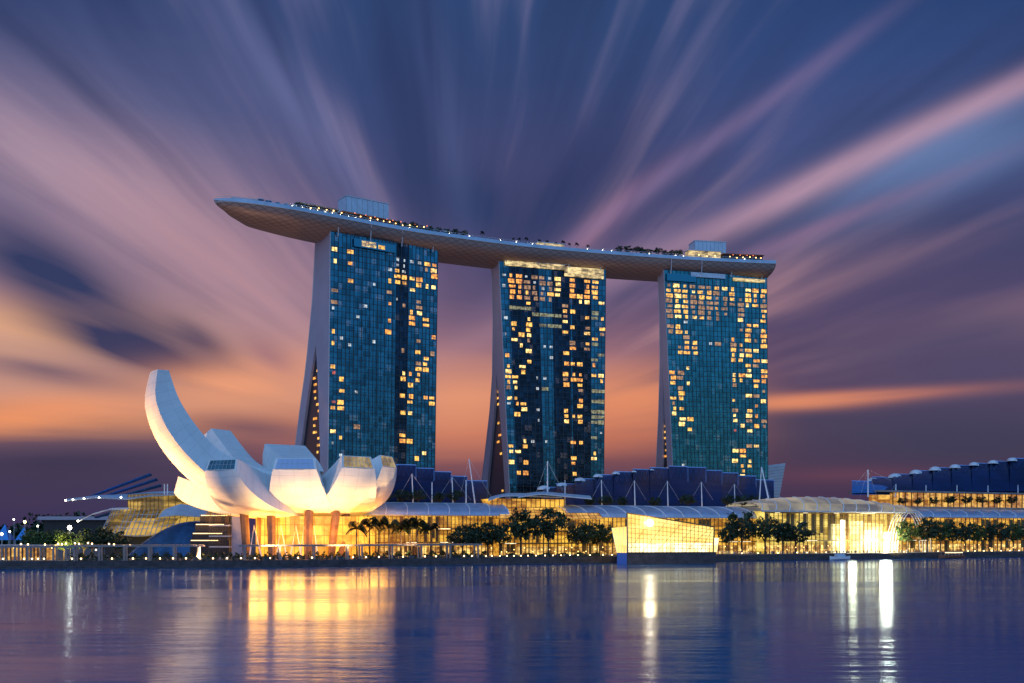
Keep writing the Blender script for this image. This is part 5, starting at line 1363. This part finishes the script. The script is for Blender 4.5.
MB().hexa([rl(-3,-1.1,1.5),rl(3,-1.1,1.5),rl(3,1.1,1.5),rl(-3,1.1,1.5),rl(-2.6,-1,3.2),rl(2,-1,3.2),rl(2,1,3.2),rl(-2.6,1,3.2)]).build('cabin', 'slate', bo)
MB().hexa([rl(-3.2,-1.3,3.22),rl(2.6,-1.3,3.22),rl(2.6,1.3,3.22),rl(-3.2,1.3,3.22),rl(-3.2,-1.3,3.45),rl(2.6,-1.3,3.45),rl(2.6,1.3,3.45),rl(-3.2,1.3,3.45)]).build('cabin_roof', 'hull_white', bo)
bx, by = on_shore(952, -7); bo = empty('river_boat', (bx,by,0), 'wooden river boat with an orange lit canopy moored at the right', 'boat')
hull(bx, by, 19, 4.2, 1.6, AN, 'wood', bo)
for k in range(6):
    for sgn in (-1.5, 1.5): MB().tube([rl(-6+k*2.4, sgn, 1.4), rl(-6+k*2.4, sgn, 3.6)], .08, 4).build('canopy_post', 'steel', bo)
MB().hexa([rl(-6.6,-1.8,3.6),rl(6.6,-1.8,3.6),rl(6.6,1.8,3.6),rl(-6.6,1.8,3.6),rl(-6.2,-1.2,4.1),rl(6.2,-1.2,4.1),rl(6.2,1.2,4.1),rl(-6.2,1.2,4.1)]).build('canopy', 'wood', bo)
MB().hexa([rl(-6.2,-1.4,2.9),rl(6.2,-1.4,2.9),rl(6.2,-1.3,2.9),rl(-6.2,-1.3,2.9),rl(-6.2,-1.4,3.3),rl(6.2,-1.4,3.3),rl(6.2,-1.3,3.3),rl(-6.2,-1.3,3.3)]).build('light_string', 'strip', bo)
bx, by = on_shore(715, -3)

# ================================================================== the city across the bay (its reflection shows in the hotel glass)
m = bpy.data.materials.new('office_facade'); m.use_nodes = True; t = m.node_tree; b = t.nodes['Principled BSDF']
g = t.nodes.new('ShaderNodeTexCoord'); so_ = t.nodes.new('ShaderNodeSeparateXYZ'); t.links.new(g.outputs['Object'], so_.inputs[0])
hx = V(t, so_.outputs[0])*.22 + V(t, so_.outputs[1])*.22
wn = t.nodes.new('ShaderNodeTexWhiteNoise'); wn.noise_dimensions = '2D'
t.links.new(combine(t, hx.op('FLOOR'), (V(t, so_.outputs[2])*.27).op('FLOOR'), 0.0), wn.inputs['Vector'])
lit = sstep(V(t, wn.outputs[0]), .80, .84)
b.inputs['Base Color'].default_value = (.02,.025,.035,1); b.inputs['Roughness'].default_value = .3
b.inputs['Emission Color'].default_value = (1,.82,.55,1); st = lit*2.2; t.links.new(st.k, b.inputs['Emission Strength']); m.cycles.emission_sampling = 'NONE'
M['office'] = m
for (x, y, wx, wy, h, lb) in ((800,105,34,30,250,'slim dark office tower far right of the bay, mirrored in the nearest hotel tower'),(745,-150,40,36,235,'broad dark office tower mirrored in the middle hotel tower'),(812,-95,34,34,255,'tall dark office tower mirrored in the right half of the middle hotel tower'),(690,-215,34,30,190,'lower dark office tower mirrored beside the tall ones'),(640,-160,26,26,130,'short office tower mirrored low in the farthest hotel tower')):
    ot = empty('office_tower', (x, y, 0), lb, 'office tower', 'city towers mirrored in the hotel glass')
    MB().box(x-wx/2, y-wy/2, 0, x+wx/2, y+wy/2, h).build('tower_body', 'office', ot)
    MB().box(x-wx/2+3, y-wy/2+3, h+.01, x+wx/2-3, y+wy/2-3, h+9).build('crown', 'slate', ot)
